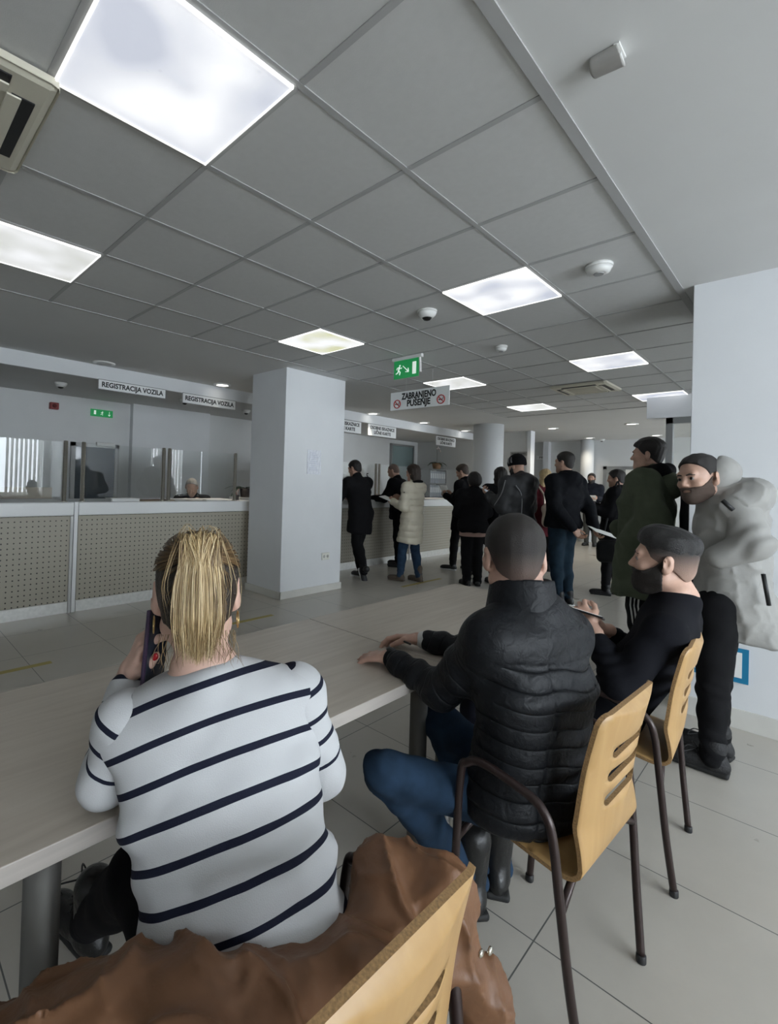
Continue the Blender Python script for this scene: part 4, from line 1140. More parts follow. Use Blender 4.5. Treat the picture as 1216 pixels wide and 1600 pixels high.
# short person with bobbed dark hair, seen from behind
J = standing((-3.40, 6.20), (-.75, .65, 0), 1.575, armL=((-.05, .03, -.28), (.06, .22, .05)), armR=((.05, .03, -.28), (-.06, .22, .05)), bulk=1.12)
pm = person(J['base'], 'short person with dark bobbed hair in a black coat with pale hem')
body(J, pm, skinA, hands=''); jacket(J, pm, 'coat', blk2, hem=.12, t=.035, seed=9); trousers(J, pm, dk_trous, seed=10, r=(.09, .068, .068, .055))
s = S(.016); u = J['u']; s.loft(J['pel']-V3(0, 0, .155), J['pel']-V3(0, 0, .10), .205*u, .16*u, .20*u, .155*u, J['r'], .02); s.cut(J['pel']-V3(0, 0, .165), -J['up']); put('shirt_hem', s.geo(), cloth('rose_cloth', (.42, .28, .24)), pm)
s = S(.012); s.cone(J['nb']-J['tu']*.02, J['nb']+J['tu']*.05, .078*u, .066*u, .02); put('shirt_collar', s.geo(), cloth('grey_cloth', (.30, .29, .28)), pm)
hair(J, pm, hair_dk, t=.022, amp=.004, extra=lambda s, c, A, u: s.ell(c+(-A[1]*.03-A[2]*.0)*u, np.array([.105, .11, .10])*u, A, .03))
for sd in 'LR': shoe(J, sd, pm, shoe_blk)
# woman with long black hair
J = standing((-3.22, 6.62), (-.7, .7, 0), 1.665, armL=((-.06, .05, -.27), (.1, .22, .08)), armR=((.06, .05, -.27), (-.1, .22, .08)), bulk=1.05)
pm = person(J['base'], 'person with long black hair all in black left of the woolly hat')
body(J, pm, skinA, hands=''); jacket(J, pm, 'coat', blk, hem=.38, t=.035, seed=11); trousers(J, pm, dk_trous, seed=12); hair(J, pm, hair_dk, t=.016, extra=longhair(.24, .10, .075))
for sd in 'LR': shoe(J, sd, pm, shoe_blk)
# man in woolly hat with phone
J = standing((-2.62, 5.86), (-.96, .28, 0), 1.785, head_tilt=.30, armL=((-.07, .02, -.29), (.08, .27, .13)), armR=((.07, .04, -.29), (-.10, .26, .14)), bulk=1.14)
pm = person(J['base'], 'person in a striped black woolly hat and dark hooded jacket looking at a phone')
body(J, pm, skinA, hh=.007, curl=.7, palms={'L': V3(.2, .3, 1), 'R': V3(.2, .3, 1)}); jk = jacket(J, pm, 'jacket', mat('charcoal_shell', (.018, .019, .022), rough=.65, bump=.15, bscale=90), h=.014, hem=.20, t=.045, collar='hood', seed=13, folds=.010)
trousers(J, pm, dk_trous, seed=14)
def hatx(s, c, A, u): s.loft(c+(A[2]*.0-A[1]*.018)*u, c+(A[2]*.055-A[1]*.015)*u, .090*u, .108*u, .092*u, .109*u, A[0], .02); s.ell(c+(A[2]*.06-A[1]*.02)*u, np.array([.092, .106, .092])*u, A, .02); s.cut(c+A[2]*.005*u, -A[2]+A[1]*.18)
hat = hair(J, pm, blk2, t=.014, amp=0., name='woolly_hat', extra=hatx, prof=([-.11, .11], [-.03, .035]))
A = J['hA']
for k, yy in enumerate((-.02, .022)):
    b = MB(); ring = []
    for th in np.linspace(.05, 1.25, 10): ring.append(J['head']+(A[0]*(-.098*math.cos(th)*1.04)+A[1]*(yy)+A[2]*(.028+.112*math.sin(th)))*J['u'])
    b.tube([Vector(p)-pm.location for p in ring[:6]], .011, n=6); b.build('hat_stripe', cloth('stripe_grey', (.22, .22, .23)), hat)
s = S(.008); head_sdf(s, J['head'], A, J['u'], ears=False); s.fn(inflate(.008)); 
def bear(c, A, z, lo=-.03, yb=.0, slope=.5):
    c = np.asarray(c)
    def f(X, Y, Z, D):
        x = ((X-c[0])*A[0, 0]+(Y-c[1])*A[0, 1]+(Z-c[2])*A[0, 2])/z; y = ((X-c[0])*A[1, 0]+(Y-c[1])*A[1, 1]+(Z-c[2])*A[1, 2])/z; v = ((X-c[0])*A[2, 0]+(Y-c[1])*A[2, 1]+(Z-c[2])*A[2, 2])/z
        D = np.maximum(D, (v-np.interp(y, [0, .03, .06, .075, .12], [.01, -.022, -.040, -.042, -.046]).astype(np.float32))*z)
        D = np.maximum(D, (yb-y)*z)
        lip = np.maximum(np.abs(v+.0625)-.0058, np.abs(x)-.019)        # leave the lips free
        return np.maximum(D, np.where(y > .07, -lip*z, -1))
    return f
s.fn(bear(J['head'], A, J['u'])); put('beard', s.geo(), hair_dk, pm)
for sd in 'LR': shoe(J, sd, pm, shoe_blk)
pale = mat('piping_grey', (.20, .20, .21), rough=.6)
u = J['u']; b = MB()
for pts in ([J['shL']-J['r']*.10+V3(0, 0, .04)-J['f']*.06, J['shL']-J['r']*.115-V3(0, 0, .12)-J['f']*.02, J['elL']-J['r']*.075+V3(0, 0, .02)+J['f']*.04], [J['shL']-J['f']*.14-J['r']*.01-V3(0, 0, .02), J['che']-J['f']*.165-J['r']*.12, J['pel']-J['f']*.175-J['r']*.13]):
    b.tube([Vector(p)-pm.location for p in smooth_path(pts, 6)], .006, n=5)
b.build('piping', pale, jk)
e, o = finger_item('phone', J['wrL']+J['f']*.10+J['r']*.04+V3(0, 0, .07), (.038, .076, .005), frame(J['f']*.9+V3(0, 0, .5), V3(.4, 0, 1)), mat('phone_white', (.55, .55, .56), rough=.2), 'white phone held by the person in the woolly hat', 'phone', ['case'])
s_ = MB().box((-.034, -.07, .0045), (.034, .07, .0062)).build('screen', mat('phone_screen', (.25, .3, .35), rough=.1, emit=(.5, .6, .7), estr=.3), o)
# blonde woman with a shiny pale backpack and wine-red coat
J = standing((-3.24, 8.29), (-.72, .7, 0), 1.70)
pm = person(J['base'], 'person with long blonde hair and wine-red coat behind the woolly hat')
body(J, pm, skinA, hands=''); jacket(J, pm, 'coat', cloth('wine_cloth', (.085, .012, .018)), hem=.34, t=.03, seed=15); trousers(J, pm, dk_trous, seed=16)
hair(J, pm, mat('hair_blonde_far', (.45, .33, .17), rough=.5, bump=.5, bscale=200, mottled=.3, mscale=60), t=.018, extra=longhair(.34, .105, .08))
for sd in 'LR': shoe(J, sd, pm, shoe_blk)
bk = J['che']-J['f']*.27-V3(0, 0, .28); e = empty('backpack', tuple(bk), 0, 'shiny pale metallic backpack on the back of the blonde woman', 'backpack')
s = S(.012); s.box(bk, [.15, .085, .19], frame(J['f'], J['up']), r=.07, k=.01); s.fn(foldy(.012, 30, 4)); put('bag', s.geo(), mat('bag_metallic', (.52, .43, .36), rough=.3, metal=.6), e)
b = MB()
for x in (-.09, .09): b.tube([Vector(p)-e.location for p in smooth_path([bk+J['r']*x+J['f']*.06+V3(0, 0, .17), bk+J['r']*x*1.1+J['f']*.10+V3(0, 0, .36), J['shL' if x < 0 else 'shR']+V3(0, 0, .085), J['che']+J['r']*x*1.5+J['f']*.16], 5)], .016, n=6)
b.build('strap', mat('bag_metallic', None), e)
# man in dark hoodie and jeans, hands behind the back with papers
J = standing((-2.14, 6.06), (-.93, .36, 0), 1.825, armL=((-.07, -.10, -.28), (.12, -.13, -.22)), armR=((.07, -.10, -.28), (-.10, -.16, -.22)), stance=.15, bulk=1.08, head_turn=-.2)
pm = person(J['base'], 'person in dark navy hoodie and jeans seen from behind, hands clasped behind the back')
body(J, pm, skinA, hh=.007, curl=.7, palms={'L': -J['f'], 'R': -J['f']}); jacket(J, pm, 'hoodie', cloth('navy_hoodie', (.008, .009, .012)), h=.014, hem=.06, t=.034, collar='hood', seed=17, folds=.009); trousers(J, pm, jeans_dk, h=.014, seed=18, folds=.009)
hair(J, pm, hair_dk, t=.008, amp=.001, freq=200, hs=[-.06, 0, .05, .1], ts=[.002, .003, .009, .013])
for sd in 'LR': shoe(J, sd, pm, shoe_blk, sole=sole_wh)
hp = (J['wrL']+J['wrR'])/2-J['f']*.08
e, o = finger_item('document', hp+CR*.15-V3(0, 0, .04), (.10, .14, .003), frame(CR*.9-V3(0, 0, .30), V3(-.2, -.5, 1)), paper, 'white sheets held behind the back by the man in jeans', 'paper')
# far bearded man in dark jacket
J = standing((-3.95, 13.0), (.1, -1, 0), 1.79, armL=((-.06, .05, -.28), (.06, .24, .03)), armR=((.06, .05, -.28), (-.06, .24, .03)))
pm = person(J['base'], 'bearded person in a dark hooded jacket by the far wall, facing the camera')
body(J, pm, skinB, hh=.009); jacket(J, pm, 'jacket', cloth('navy_dark', (.016, .018, .026)), hem=.16, t=.03, collar='hood', seed=19); trousers(J, pm, cloth('grey_trousers', (.06, .06, .055)), seed=20); hair(J, pm, hair_dk, h=.01)
s = S(.009); head_sdf(s, J['head'], J['hA'], J['u'], ears=False); s.fn(inflate(.007)); s.fn(bear(J['head'], J['hA'], J['u'])); put('beard', s.geo(), hair_dk, pm)
for sd in 'LR': shoe(J, sd, pm, shoe_blk)
e, o = finger_item('document', (J['wrL']+J['wrR'])/2+J['f']*.12+J['r']*-.02, (.16, .11, .004), frame(V3(.2, -1, .8), V3(0, 0, 1)), paper, 'white paper held by the distant bearded man', 'paper')
# person in black coat behind the parka, papers in hand
J = standing((-1.88, 7.2), (-.95, -.1, 0), 1.66, armL=((-.06, .05, -.27), (.02, .24, .08)), armR=((.06, .05, -.27), (-.06, .24, .08)), bulk=1.1, stepL=.12, head_tilt=.1)
pm = person(J['base'], 'person in black coat holding papers, mostly hidden behind the dark green parka')
body(J, pm, skinA, curl=.6); jacket(J, pm, 'coat', blk, hem=.2, t=.05, collar='hood', seed=21); trousers(J, pm, dk_trous, seed=22); hair(J, pm, hair_dk, t=.014)
for sd in 'LR': shoe(J, sd, pm, shoe_blk)
e, o = finger_item('document', J['wrL']+J['f']*.16+V3(0, 0, .03), (.10, .13, .003), frame(V3(-1, .1, .25), V3(.1, -.2, 1)), paper, 'white papers held out by the person behind the green parka', 'paper')
bk = P(957, 862, 6.05); e = empty('shoulder_bag', tuple(bk), 0, 'black shoulder bag hanging at the hip of the person behind the green parka', 'bag')
s = S(.014); s.box(bk, [.10, .17, .14], frame(J['f'], J['up']), r=.06); s.fn(foldy(.01, 25, 5)); put('bag', s.geo(), blk_shell, e)
b = MB(); b.tube([Vector(p)-e.location for p in smooth_path([bk+V3(-.12, 0, .12), J['shL']+V3(0, 0, .10), J['shL']+V3(.05, 0, .08), bk+V3(.12, 0, .12)], 6)], .012, n=6); b.build('strap', blk_shell, e)
# grey-haired clerk seated behind the counter
J = standing((-6.40, 3.52), (.8, -.6, 0), 1.72, lean=.35, head_tilt=.45, armL=((-.06, .1, -.24), (.10, .22, -.04)), armR=((.06, .1, -.24), (-.10, .22, -.04)))
dz = V3(0, 0, -.29)
for k in ('pel', 'wai', 'che', 'upp', 'nb', 'head', 'shL', 'shR', 'elL', 'elR', 'wrL', 'wrR', 'hipL', 'hipR'): J[k] = J[k]+dz
for sd, x in (('L', -1), ('R', 1)):
    J['kn'+sd] = J['base']+J['f']*.42+J['r']*x*.12+V3(0, 0, .52); J['an'+sd] = J['base']+J['f']*.40+J['r']*x*.12+V3(0, 0, .085); J['toe'+sd] = J['an'+sd]+J['f']*.15-V3(0, 0, .05)
pm = person(J['base'], 'grey-haired clerk seated behind the counter, head bent over the desk')
body(J, pm, skinA); jacket(J, pm, 'jumper', blk, hem=.05, t=.02, seed=23); trousers(J, pm, dk_trous, seed=24)
hair(J, pm, hair_gr, t=.006, prof=([-.11, -.06, -.02, .02, .05, .12], [-.07, -.06, -.02, .03, .10, .12]))
for sd in 'LR': shoe(J, sd, pm, shoe_blk)
s_ = (J['base'][0], J['base'][1], 0.)
e = empty('office_chair', s_, 0, 'dark office chair under the grey-haired clerk', 'chair')
MB().box((-.22, -.22, .48), (.22, .22, .55), bev=.03).build('seat', blk, e); MB().lathe([(.03, .06), (.03, .49)], n=12).build('column', steel, e)
b = MB()
for k in range(5):
    t = k*2*math.pi/5; b.tube([(0, 0, .08), (.28*math.cos(t), .28*math.sin(t), .04)], [.025, .018], n=6); b.lathe([(.025, -.02), (.025, .02)], org=(.28*math.cos(t), .28*math.sin(t), .026), axis='x', n=10)
b.build('star_base', black, e)
# rounded motion sensor on the plaster ceiling, flat end with a white triangular lens
e = empty('motion_sensor', (-.485, 1.60, CEIL-.004), 0, 'grey white motion sensor with a triangular lens on the plaster ceiling', 'motion sensor')
s = S(.003); o_ = np.array(e.location); s.loft(o_+V3(-.022, 0, -.012), o_+V3(.060, 0, -.016), .034, .026, .036, .030, V3(0, 1, 0), .01); s.cut(o_+V3(.048, 0, 0), V3(1, 0, .25)); s.cut(o_, V3(0, 0, 1)); put('housing', s.geo(), mat('sensor_beige', (.36, .35, .33), rough=.5), e)
MB().poly([(.0545, -.026, -.036), (.0545, .026, -.036), (.049, 0, -.006)], ext=(.003, 0, 0)).build('sensor_lens', white_plastic, e)
MB().box((.040, -.036, -.006), (.056, .036, 0), bev=.001).build('end_plate', white_plastic, e)

# ================================================================== TABLES AND CHAIRS
tabwood = wood_material('table_laminate', (.41, .355, .295), (.53, .475, .405), 'y', scale=.8, rough=.38, contrast=.8)
tabedge = wood_material('table_edge', (.38, .345, .315), (.47, .43, .39), 'y', scale=1.2, rough=.4)
legm = mat('table_leg_paint', (.16, .155, .145), rough=.42, metal=.5)
def table(y0, y1, lb):
    cy = (y0+y1)/2; h = (y1-y0)/2
    e = empty('long_table', (-1.31, cy, 0), 0, lb, 'table', 'pale wood tables pushed end to end')
    b = MB(); b.box((-.375, -h, .705), (.375, h, .742), bev=.002)
    o = b.build('tabletop', [tabwood, tabedge], e)
    for p in o.data.polygons:
        if abs(p.normal.z) < .5: p.material_index = 1
    for x in (-.315, .315):
        for y in (-h+.085, h-.085): MB().lathe([(.034, 0), (.034, .012), (.031, .014), (.031, .705)], org=(x, y, 0), n=24).build('leg', legm, e)
    MB().box((-.30, -h+.1, .655), (.30, -h+.07, .705)).box((-.30, h-.1, .655), (.30, h-.07, .705)).build('crossbar', legm, e)
table(.18, 1.548, 'pale wood table in front of the woman in the striped top, nearer of the two')
table(1.552, 2.86, 'pale wood table behind the hands of the man in the quilted jacket')

beech = wood_material('beech_plywood', (.37, .215, .080), (.47, .295, .120), 'z', scale=1.1, rough=.38, contrast=.7, dist=.6)
ply = mat('plywood_edge', (.28, .165, .07), rough=.5, mottled=.35, mscale=220)
tubem = mat('brown_metal', (.035, .022, .020), rough=.32, metal=.35)
PROF = smooth_path([(-.250, .425), (-.235, .443), (-.19, .452), (-.08, .442), (.03, .428), (.085, .424), (.122, .440), (.138, .49), (.148, .56), (.165, .70), (.195, .845)], 6)
PL = np.array(PROF); PLs = np.concatenate([[0], np.cumsum(np.linalg.norm(np.diff(PL, axis=0), axis=1))])
def chair_shell():
    LT = PLs[-1]
    hw = lambda t: np.interp(t, [0, .05, LT*.45, LT*.55, LT], [.190, .198, .20, .195, .190])
    slots = [(LT-.115, .105), (LT-.180, .105), (LT-.245, .105)]; sr = .017
    def outline():
        pts = []; r = .035
        for t in np.linspace(r, LT-r, 46): pts.append((hw(t), t))
        for a in np.linspace(0, math.pi/2, 6)[1:]: pts.append((hw(LT)-r+r*math.cos(a), LT-r+r*math.sin(a)))
        pts2 = [(-x, t) for x, t in pts[::-1]]
        low = [(-hw(0)+r-r*math.sin(a), r-r*math.cos(a)) for a in np.linspace(math.pi/2, 0, 6)][1:]
        low2 = [(-x, t) for x, t in low[::-1]]
        return pts+pts2+low+low2
    out = outline(); V = [Vector(p) for p in out]; E = [(i, (i+1) % len(out)) for i in range(len(out))]
    for t0, hwid in slots:
        o = len(V); ring = []
        for a in np.linspace(-math.pi/2, math.pi/2, 7): ring.append((hwid-sr+sr*math.cos(a)*1.2, t0+sr*math.sin(a)))
        ring += [(-x, t) for x, t in ring[::-1]]
        V += [Vector(p) for p in ring]; E += [(o+i, o+(i+1) % len(ring)) for i in range(len(ring))]
    def inslot(x, t, m=0.):
        return any(abs(t-t0) < sr+m and abs(x) < h_+m for t0, h_ in slots)
    for t in np.linspace(.012, LT-.012, 60):
        for x in np.linspace(-.18, .18, 19):
            if abs(x) < hw(t)-.012 and not inslot(x, t, .006) and not ((t > LT-.04 or t < .04) and abs(x) > hw(t)-.04): V.append(Vector((x, t)))
    vs, es, fs, *_ = delaunay_2d_cdt(V, E, [], 0, 1e-5)
    from math import hypot
    def inside(x, t):
        n = len(out); c = False
        for i in range(n):
            x1, y1 = out[i]; x2, y2 = out[(i+1) % n]
            if (y1 > t) != (y2 > t) and x < (x2-x1)*(t-y1)/(y2-y1)+x1: c = not c
        if not c: return False
        for t0, h_ in slots:
            dx = max(abs(x)-(h_-sr), 0)/1.2
            if math.hypot(dx, t-t0) < sr*.98: return False
        return True
    keep = [f for f in fs if inside(sum(vs[i][0] for i in f)/3, sum(vs[i][1] for i in f)/3)]
    def lift(x, t, off):
        px = np.interp(t, PLs, PL[:, 0]); pz = np.interp(t, PLs, PL[:, 1])
        e = .012; a = np.array([np.interp(t+e, PLs, PL[:, 0])-np.interp(t-e, PLs, PL[:, 0]), np.interp(t+e, PLs, PL[:, 1])-np.interp(t-e, PLs, PL[:, 1])]); a /= np.linalg.norm(a)
        n = np.array([-a[1], a[0]]); w = max(0, min(1, (t-LT*.5)/.1)); cv = -.035*(x/.19)**2*w   # back is hollow across
        return (px+n[0]*(off-cv), x, pz+n[1]*(off-cv))
    bm = bmesh.new(); th = .0055
    A = [bm.verts.new(lift(v[0], v[1], th)) for v in vs]; B = [bm.verts.new(lift(v[0], v[1], -th)) for v in vs]
    cnt = {}
    for f in keep:
        a, b_, c = f
        for q in ((a, b_), (b_, c), (c, a)): cnt[q] = 1
        for fc in (bm.faces.new((A[a], A[b_], A[c])), bm.faces.new((B[c], B[b_], B[a]))): fc.smooth = True
    for (a, b_) in cnt:
        if (b_, a) not in cnt:
            fc = bm.faces.new((A[b_], A[a], B[a], B[b_])); fc.material_index = 1
    for v in [v for v in bm.verts if not v.link_faces]: bm.verts.remove(v)
    bmesh.ops.recalc_face_normals(bm, faces=bm.faces)
    me = bpy.data.meshes.new('shell'); bm.to_mesh(me); bm.free()
    return me
def make_chair(lb):
    e = empty('armchair', (0, 0, 0), 0, lb, 'chair', 'beech armchairs along the table')
    link('shell', chair_shell(), [beech, ply], e)
    for sd, sg in (('left', -1), ('right', 1)):
        hy = .262
        pts = smooth_path([(-.205, sg*.24, .012), (-.19, sg*.25, .30), (-.172, sg*hy, .575), (-.150, sg*hy, .622), (-.10, sg*hy, .640), (.02, sg*hy, .622), (.065, sg*hy, .598), (.088, sg*hy, .545), (.105, sg*.255, .40), (.125, sg*.238, .20), (.148, sg*.215, .012)], 7)
        MB().tube(pts, .0115, n=14).build('arm_frame', tubem, e)
        for x, y in ((-.205, .24), (.148, .215)):
            MB().lathe([(.0125, 0), (.014, .004), (.0135, .022), (.012, .024)], org=(x, sg*y, 0), n=14).build('foot_cap', black, e)
    MB().tube([(.107, -.252, .375), (.10, -.17, .415), (.10, .17, .415), (.107, .252, .375)], .010, n=10).build('rear_rail', tubem, e)
    MB().tube([(-.185, -.25, .39), (-.17, -.16, .432), (-.17, .16, .432), (-.185, .25, .39)], .010, n=10).build('front_rail', tubem, e)
    for y in (-.13, .13): MB().lathe([(.008, 0), (.006, .003)], org=(-.17, y, .458), n=10).build('bolt', steel, e)
    return e
ch1 = make_chair('beech armchair with a brown coat over it, nearest to the camera'); ch1.location = (-.515, .485, 0); ch1.rotation_euler.z = -.03
ch2 = copy_tree(ch1); ch2.location = (-.511, 1.494, 0); ch2.rotation_euler.z = -.062; ch2['label'] = 'beech armchair under the man in the black quilted jacket'
ch3 = copy_tree(ch1); ch3.location = (-.492, 2.26, 0); ch3.rotation_euler.z = .06; ch3['label'] = 'beech armchair under the bearded man in the black sweater'

# ================================================================== WOMAN IN THE STRIPED TOP
f = nrm(V3(-.84, .54, 0)); r = np.cross(f, V3(0, 0, 1))
J = dict(u=.97, r=r, f=f, up=V3(0, 0, 1), bulk=1.0, base=V3(-.62, .58, 0))
J['pel'] = P(392, 1480, .86); J['wai'] = P(376, 1370, .90); J['che'] = P(348, 1230, .94); J['upp'] = P(325, 1110, .965); J['nb'] = P(318, 1035, .975)
J['shL'] = P(203, 1135, .94); J['shR'] = P(462, 1088, 1.01)
J['elL'] = PZ(168, 1215, .80); J['wrL'] = P(200, 1062, 1.05)
J['elR'] = P(500, 1205, 1.02); J['wrR'] = P(430, 1270, 1.22)
J['tu'] = nrm(J['upp']-J['pel']); J['tf'] = nrm(np.cross(J['tu'], -r)); J['tf'] = nrm(f-J['tu']*(f@J['tu'])); J['latC'] = nrm(J['shR']-J['shL']); J['latP'] = nrm(r+J['latC'])
J['hA'] = frame(V3(-.89, .47, -.16), V3(-.12, .05, 1)); J['head'] = P(308, 925, 1.01)
J['hipL'] = J['pel']-r*.09-V3(0, 0, .03)+f*.02; J['hipR'] = J['pel']+r*.09-V3(0, 0, .03)+f*.02
J['knL'] = V3(-1.04, .47, .51); J['anL'] = PZ(140, 1440, .10); J['toeL'] = J['anL']+nrm(V3(-.95, -.22, 0))*.17-V3(0, 0, .065); J['footupL'] = nrm(V3(.12, 0, 1))
J['knR'] = J['hipR']+f*.40+r*.02+V3(0, 0, .02); J['knR'] = V3(-.96, .74, .53); J['anR'] = V3(-1.02, .76, .088); J['toeR'] = J['anR']+nrm(V3(-.95, -.1, 0))*.17-V3(0, 0, .055)
pm = person((-.62, .56), 'person with a blonde ponytail in a white top with navy stripes, phoning')
wskin = mat('skin_w', (.56, .36, .285), rough=.5, mottled=.05, mscale=40)
palmdir = nrm(r*.8+f*.15)
def wneck(s):
    pass
body(J, pm, wskin, hb=.012, hh=.0045, hd=.003, palms={'L': palmdir}, hands='LR', curl={'L': (.55, .6, .7, .8), 'R': .6}, thumb={'L': .1, 'R': .4}, hdirs={'L': nrm(P(232, 985, 1.03)-J['wrL'])}, neck=(.052, .054))
# striped top
s = S(.007); u = .97
lat = J['latC']; lp = J['latP']; t = .016
s.loft(J['pel']-J['tu']*.11, J['pel'], .178, .125, .172, .120, lp, .03); s.loft(J['pel'], J['wai'], .176, .120, .176, .112, lp, .03); s.loft(J['wai'], J['che'], .176, .112, .188, .112, lat, .03)
s.loft(J['che'], J['upp'], .188, .112, .172, .088, lat, .03)
s.cone(J['upp']*.6+J['shL']*.4, J['shL'], .072, .052, .05); s.cone(J['upp']*.6+J['shR']*.4, J['shR'], .072, .052, .05)
s.loft(J['upp'], J['upp']*.45+J['nb']*.55, .125, .075, .085, .066, lat, .05)
for sd in 'LR': s.cone(J['nb']-J['tu']*.05, J['sh'+sd]-J['tu']*.002, .070, .052, .04)
s.cut(J['pel']-J['tu']*.13, -J['tu'])
aL = J['wrL']-J['elL']; aR = J['wrR']-J['elR']
p0 = J['nb']+J['tf']*.03; nk = nrm(J['tu']-J['tf']*.10)
s.cut(p0+J['tu']*.002, nk, J['nb']-.13, J['nb']+.13)
s.blur(5); s.fn(foldy(.004, 24, 1.)); s.fn(foldy(.0022, 60, 4.))
tu = J['tu']; pel = J['pel']
def dfold(X, Y, Z, D):      # diagonal drag folds across the lower back
    v = (X-pel[0])*tu[0]+(Y-pel[1])*tu[1]+(Z-pel[2])*tu[2]; w_ = (X-pel[0])*lat[0]+(Y-pel[1])*lat[1]+(Z-pel[2])*lat[2]
    return D-.0035*np.sin(70*(v-.35*w_)+2*np.sin(14*w_+9*v))*np.clip(1-np.abs(v-.10)/.28, 0, 1)
s.fn(dfold)
def near_seg(V, a, b):
    d = b-a; tt = np.clip(((V-a)@d)/(d@d), 0, 1); return np.linalg.norm(V-(a+tt[:, None]*d), axis=1), tt
def stripes(V):
    v = (V-pel)@tu; w_ = (V-pel)@lat
    sp = .0645
    body_ = (v-.01*w_-.12*np.clip(w_, 0, 1)*np.clip(1-v/.25, 0, 1)+.45*w_*w_+.008*np.sin(9*w_+7*v)*np.clip(1-v/.3, 0, 1))/sp
    out = body_.copy()
    return out
stripe = bpy.data.materials.new('striped_jersey'); stripe.use_nodes = True; k = NT(stripe)
k.b.inputs['Roughness'].default_value = .85; k.b.inputs['Specular IOR Level'].default_value = .2
at = k.n('ShaderNodeAttribute', attribute_name='pat'); fr = k.math('FRACT', at.outputs['Fac'])
g = k.math('LESS_THAN', fr, .20)
k.l(k.mix(g, (.50, .505, .515), (.010, .012, .026)), k.b.inputs['Base Color'])
tc = k.n('ShaderNodeTexCoord'); n_ = k.n('ShaderNodeTexNoise'); n_.inputs['Scale'].default_value = 500; k.l(tc.outputs['Object'], n_.inputs['Vector'])
bp = k.n('ShaderNodeBump'); bp.inputs['Strength'].default_value = .2; bp.inputs['Distance'].default_value = .005; k.l(n_.outputs['Fac'], bp.inputs['Height']); k.l(bp.outputs['Normal'], k.b.inputs['Normal'])
top = put('striped_top', s.geo(), stripe, pm, attr=stripes)
for sh, el, wv_, rr_, to_ in (('shL', 'elL', 'wrL', (.061, .052, .050, .040), .88), ('shR', 'elR', 'wrR', (.061, .051, .049, .040), .9)):
    s = S(.006); w2_ = J[el]+(J[wv_]-J[el])*to_
    s.cone(J['upp']*.30+J[sh]*.70, J[sh], .058, rr_[0], .03); s.cone(J[sh], J[el], rr_[0], rr_[1], .03); s.cone(J[el], w2_, rr_[2], rr_[3], .02)
    s.fn(foldy(.005, 34, 2.)); s.fn(foldy(.002, 80, 5.))
    def sl_attr(V, sh=sh, el=el, wv_=wv_):
        d1, t1 = near_seg(V, J[sh], J[el]); d2, t2 = near_seg(V, J[el], J[wv_]); L1 = np.linalg.norm(J[el]-J[sh]); L2 = np.linalg.norm(J[wv_]-J[el])
        w1 = np.clip((d2-d1)/.03+.5, 0, 1); d_ = nrm(J[el]-J[sh]); raw = (V-J[sh])@d_
        return (w1*np.where(t1 < 1, raw, L1)+(1-w1)*(L1+t2*L2))/.052+.45
    put('sleeve', s.geo(), stripe, pm, attr=sl_attr)
# neckband
ring = []; A_ = np.array([lat, J['tf'], nk])
# trousers and boots
trousers(J, pm, cloth('black_leggings', (.006, .006, .008)), h=.010, t=.008, seed=31, folds=.004)
bootm = mat('boot_leather', (.009, .009, .009), rough=.32, bump=.35, bscale=45)
for sd in 'LR':
    o = shoe(J, sd, pm, bootm, name='boot', h=.007, high=.12, top_r=.056)
    d = nrm(J['toe'+sd]-J['an'+sd]); b = MB()
    lt = nrm(np.cross(d, V3(0, 0, 1)))
    for i in range(5):
        c = J['an'+sd]+d*(.075-.012*i)+V3(0, 0, .0+.026*i)
        for sg in (1, -1):
            b.tube([Vector(c+lt*.026*sg+V3(0, 0, .01))-pm.location, Vector(c+d*.022+V3(0, 0, .02))-pm.location, Vector(c-lt*.026*sg+V3(0, 0, .034))-pm.location], .0028, n=6)
    b.tube([Vector(q)-pm.location for q in smooth_path([J['an'+sd]+d*.05+V3(0, 0, .115), J['an'+sd]+d*.10+lt*.03+V3(0, 0, .14), J['an'+sd]+d*.11+lt*.05+V3(0, 0, .10), J['an'+sd]+d*.06+V3(0, 0, .118), J['an'+sd]+d*.09-lt*.05+V3(0, 0, .13), J['an'+sd]+d*.10-lt*.03+V3(0, 0, .09)], 5)], .0026, n=6)
    b.build('laces', black, o)
# hair: dark roots hugging the skull, streaked blonde tail
A = J['hA']; c = J['head']
hroot = mat('hair_roots', (.030, .020, .013), rough=.45, bump=.5, bscale=260)
hair(J, pm, hroot, h=.0045, t=.010, amp=.0022, freq=230, prof=([-.11, -.07, -.03, .0, .03, .06, .11], [-.095, -.092, -.030, -.015, .02, .05, .08]))
hm = bpy.data.materials.new('hair_blonde'); hm.use_nodes = True; k = NT(hm); k.b.inputs['Roughness'].default_value = .42
at = k.n('ShaderNodeAttribute', attribute_name='pat'); rp = k.n('ShaderNodeValToRGB'); k.l(at.outputs['Fac'], rp.inputs[0])
for i, (p_, c_) in enumerate(((0, (.10, .055, .022)), (.25, (.24, .155, .07)), (.55, (.47, .34, .17)), (1, (.72, .58, .36)))):
    el = rp.color_ramp.elements[i] if i < 2 else rp.color_ramp.elements.new(p_); el.position = p_; el.color = (*c_, 1)
k.l(rp.outputs[0], k.b.inputs['Base Color'])
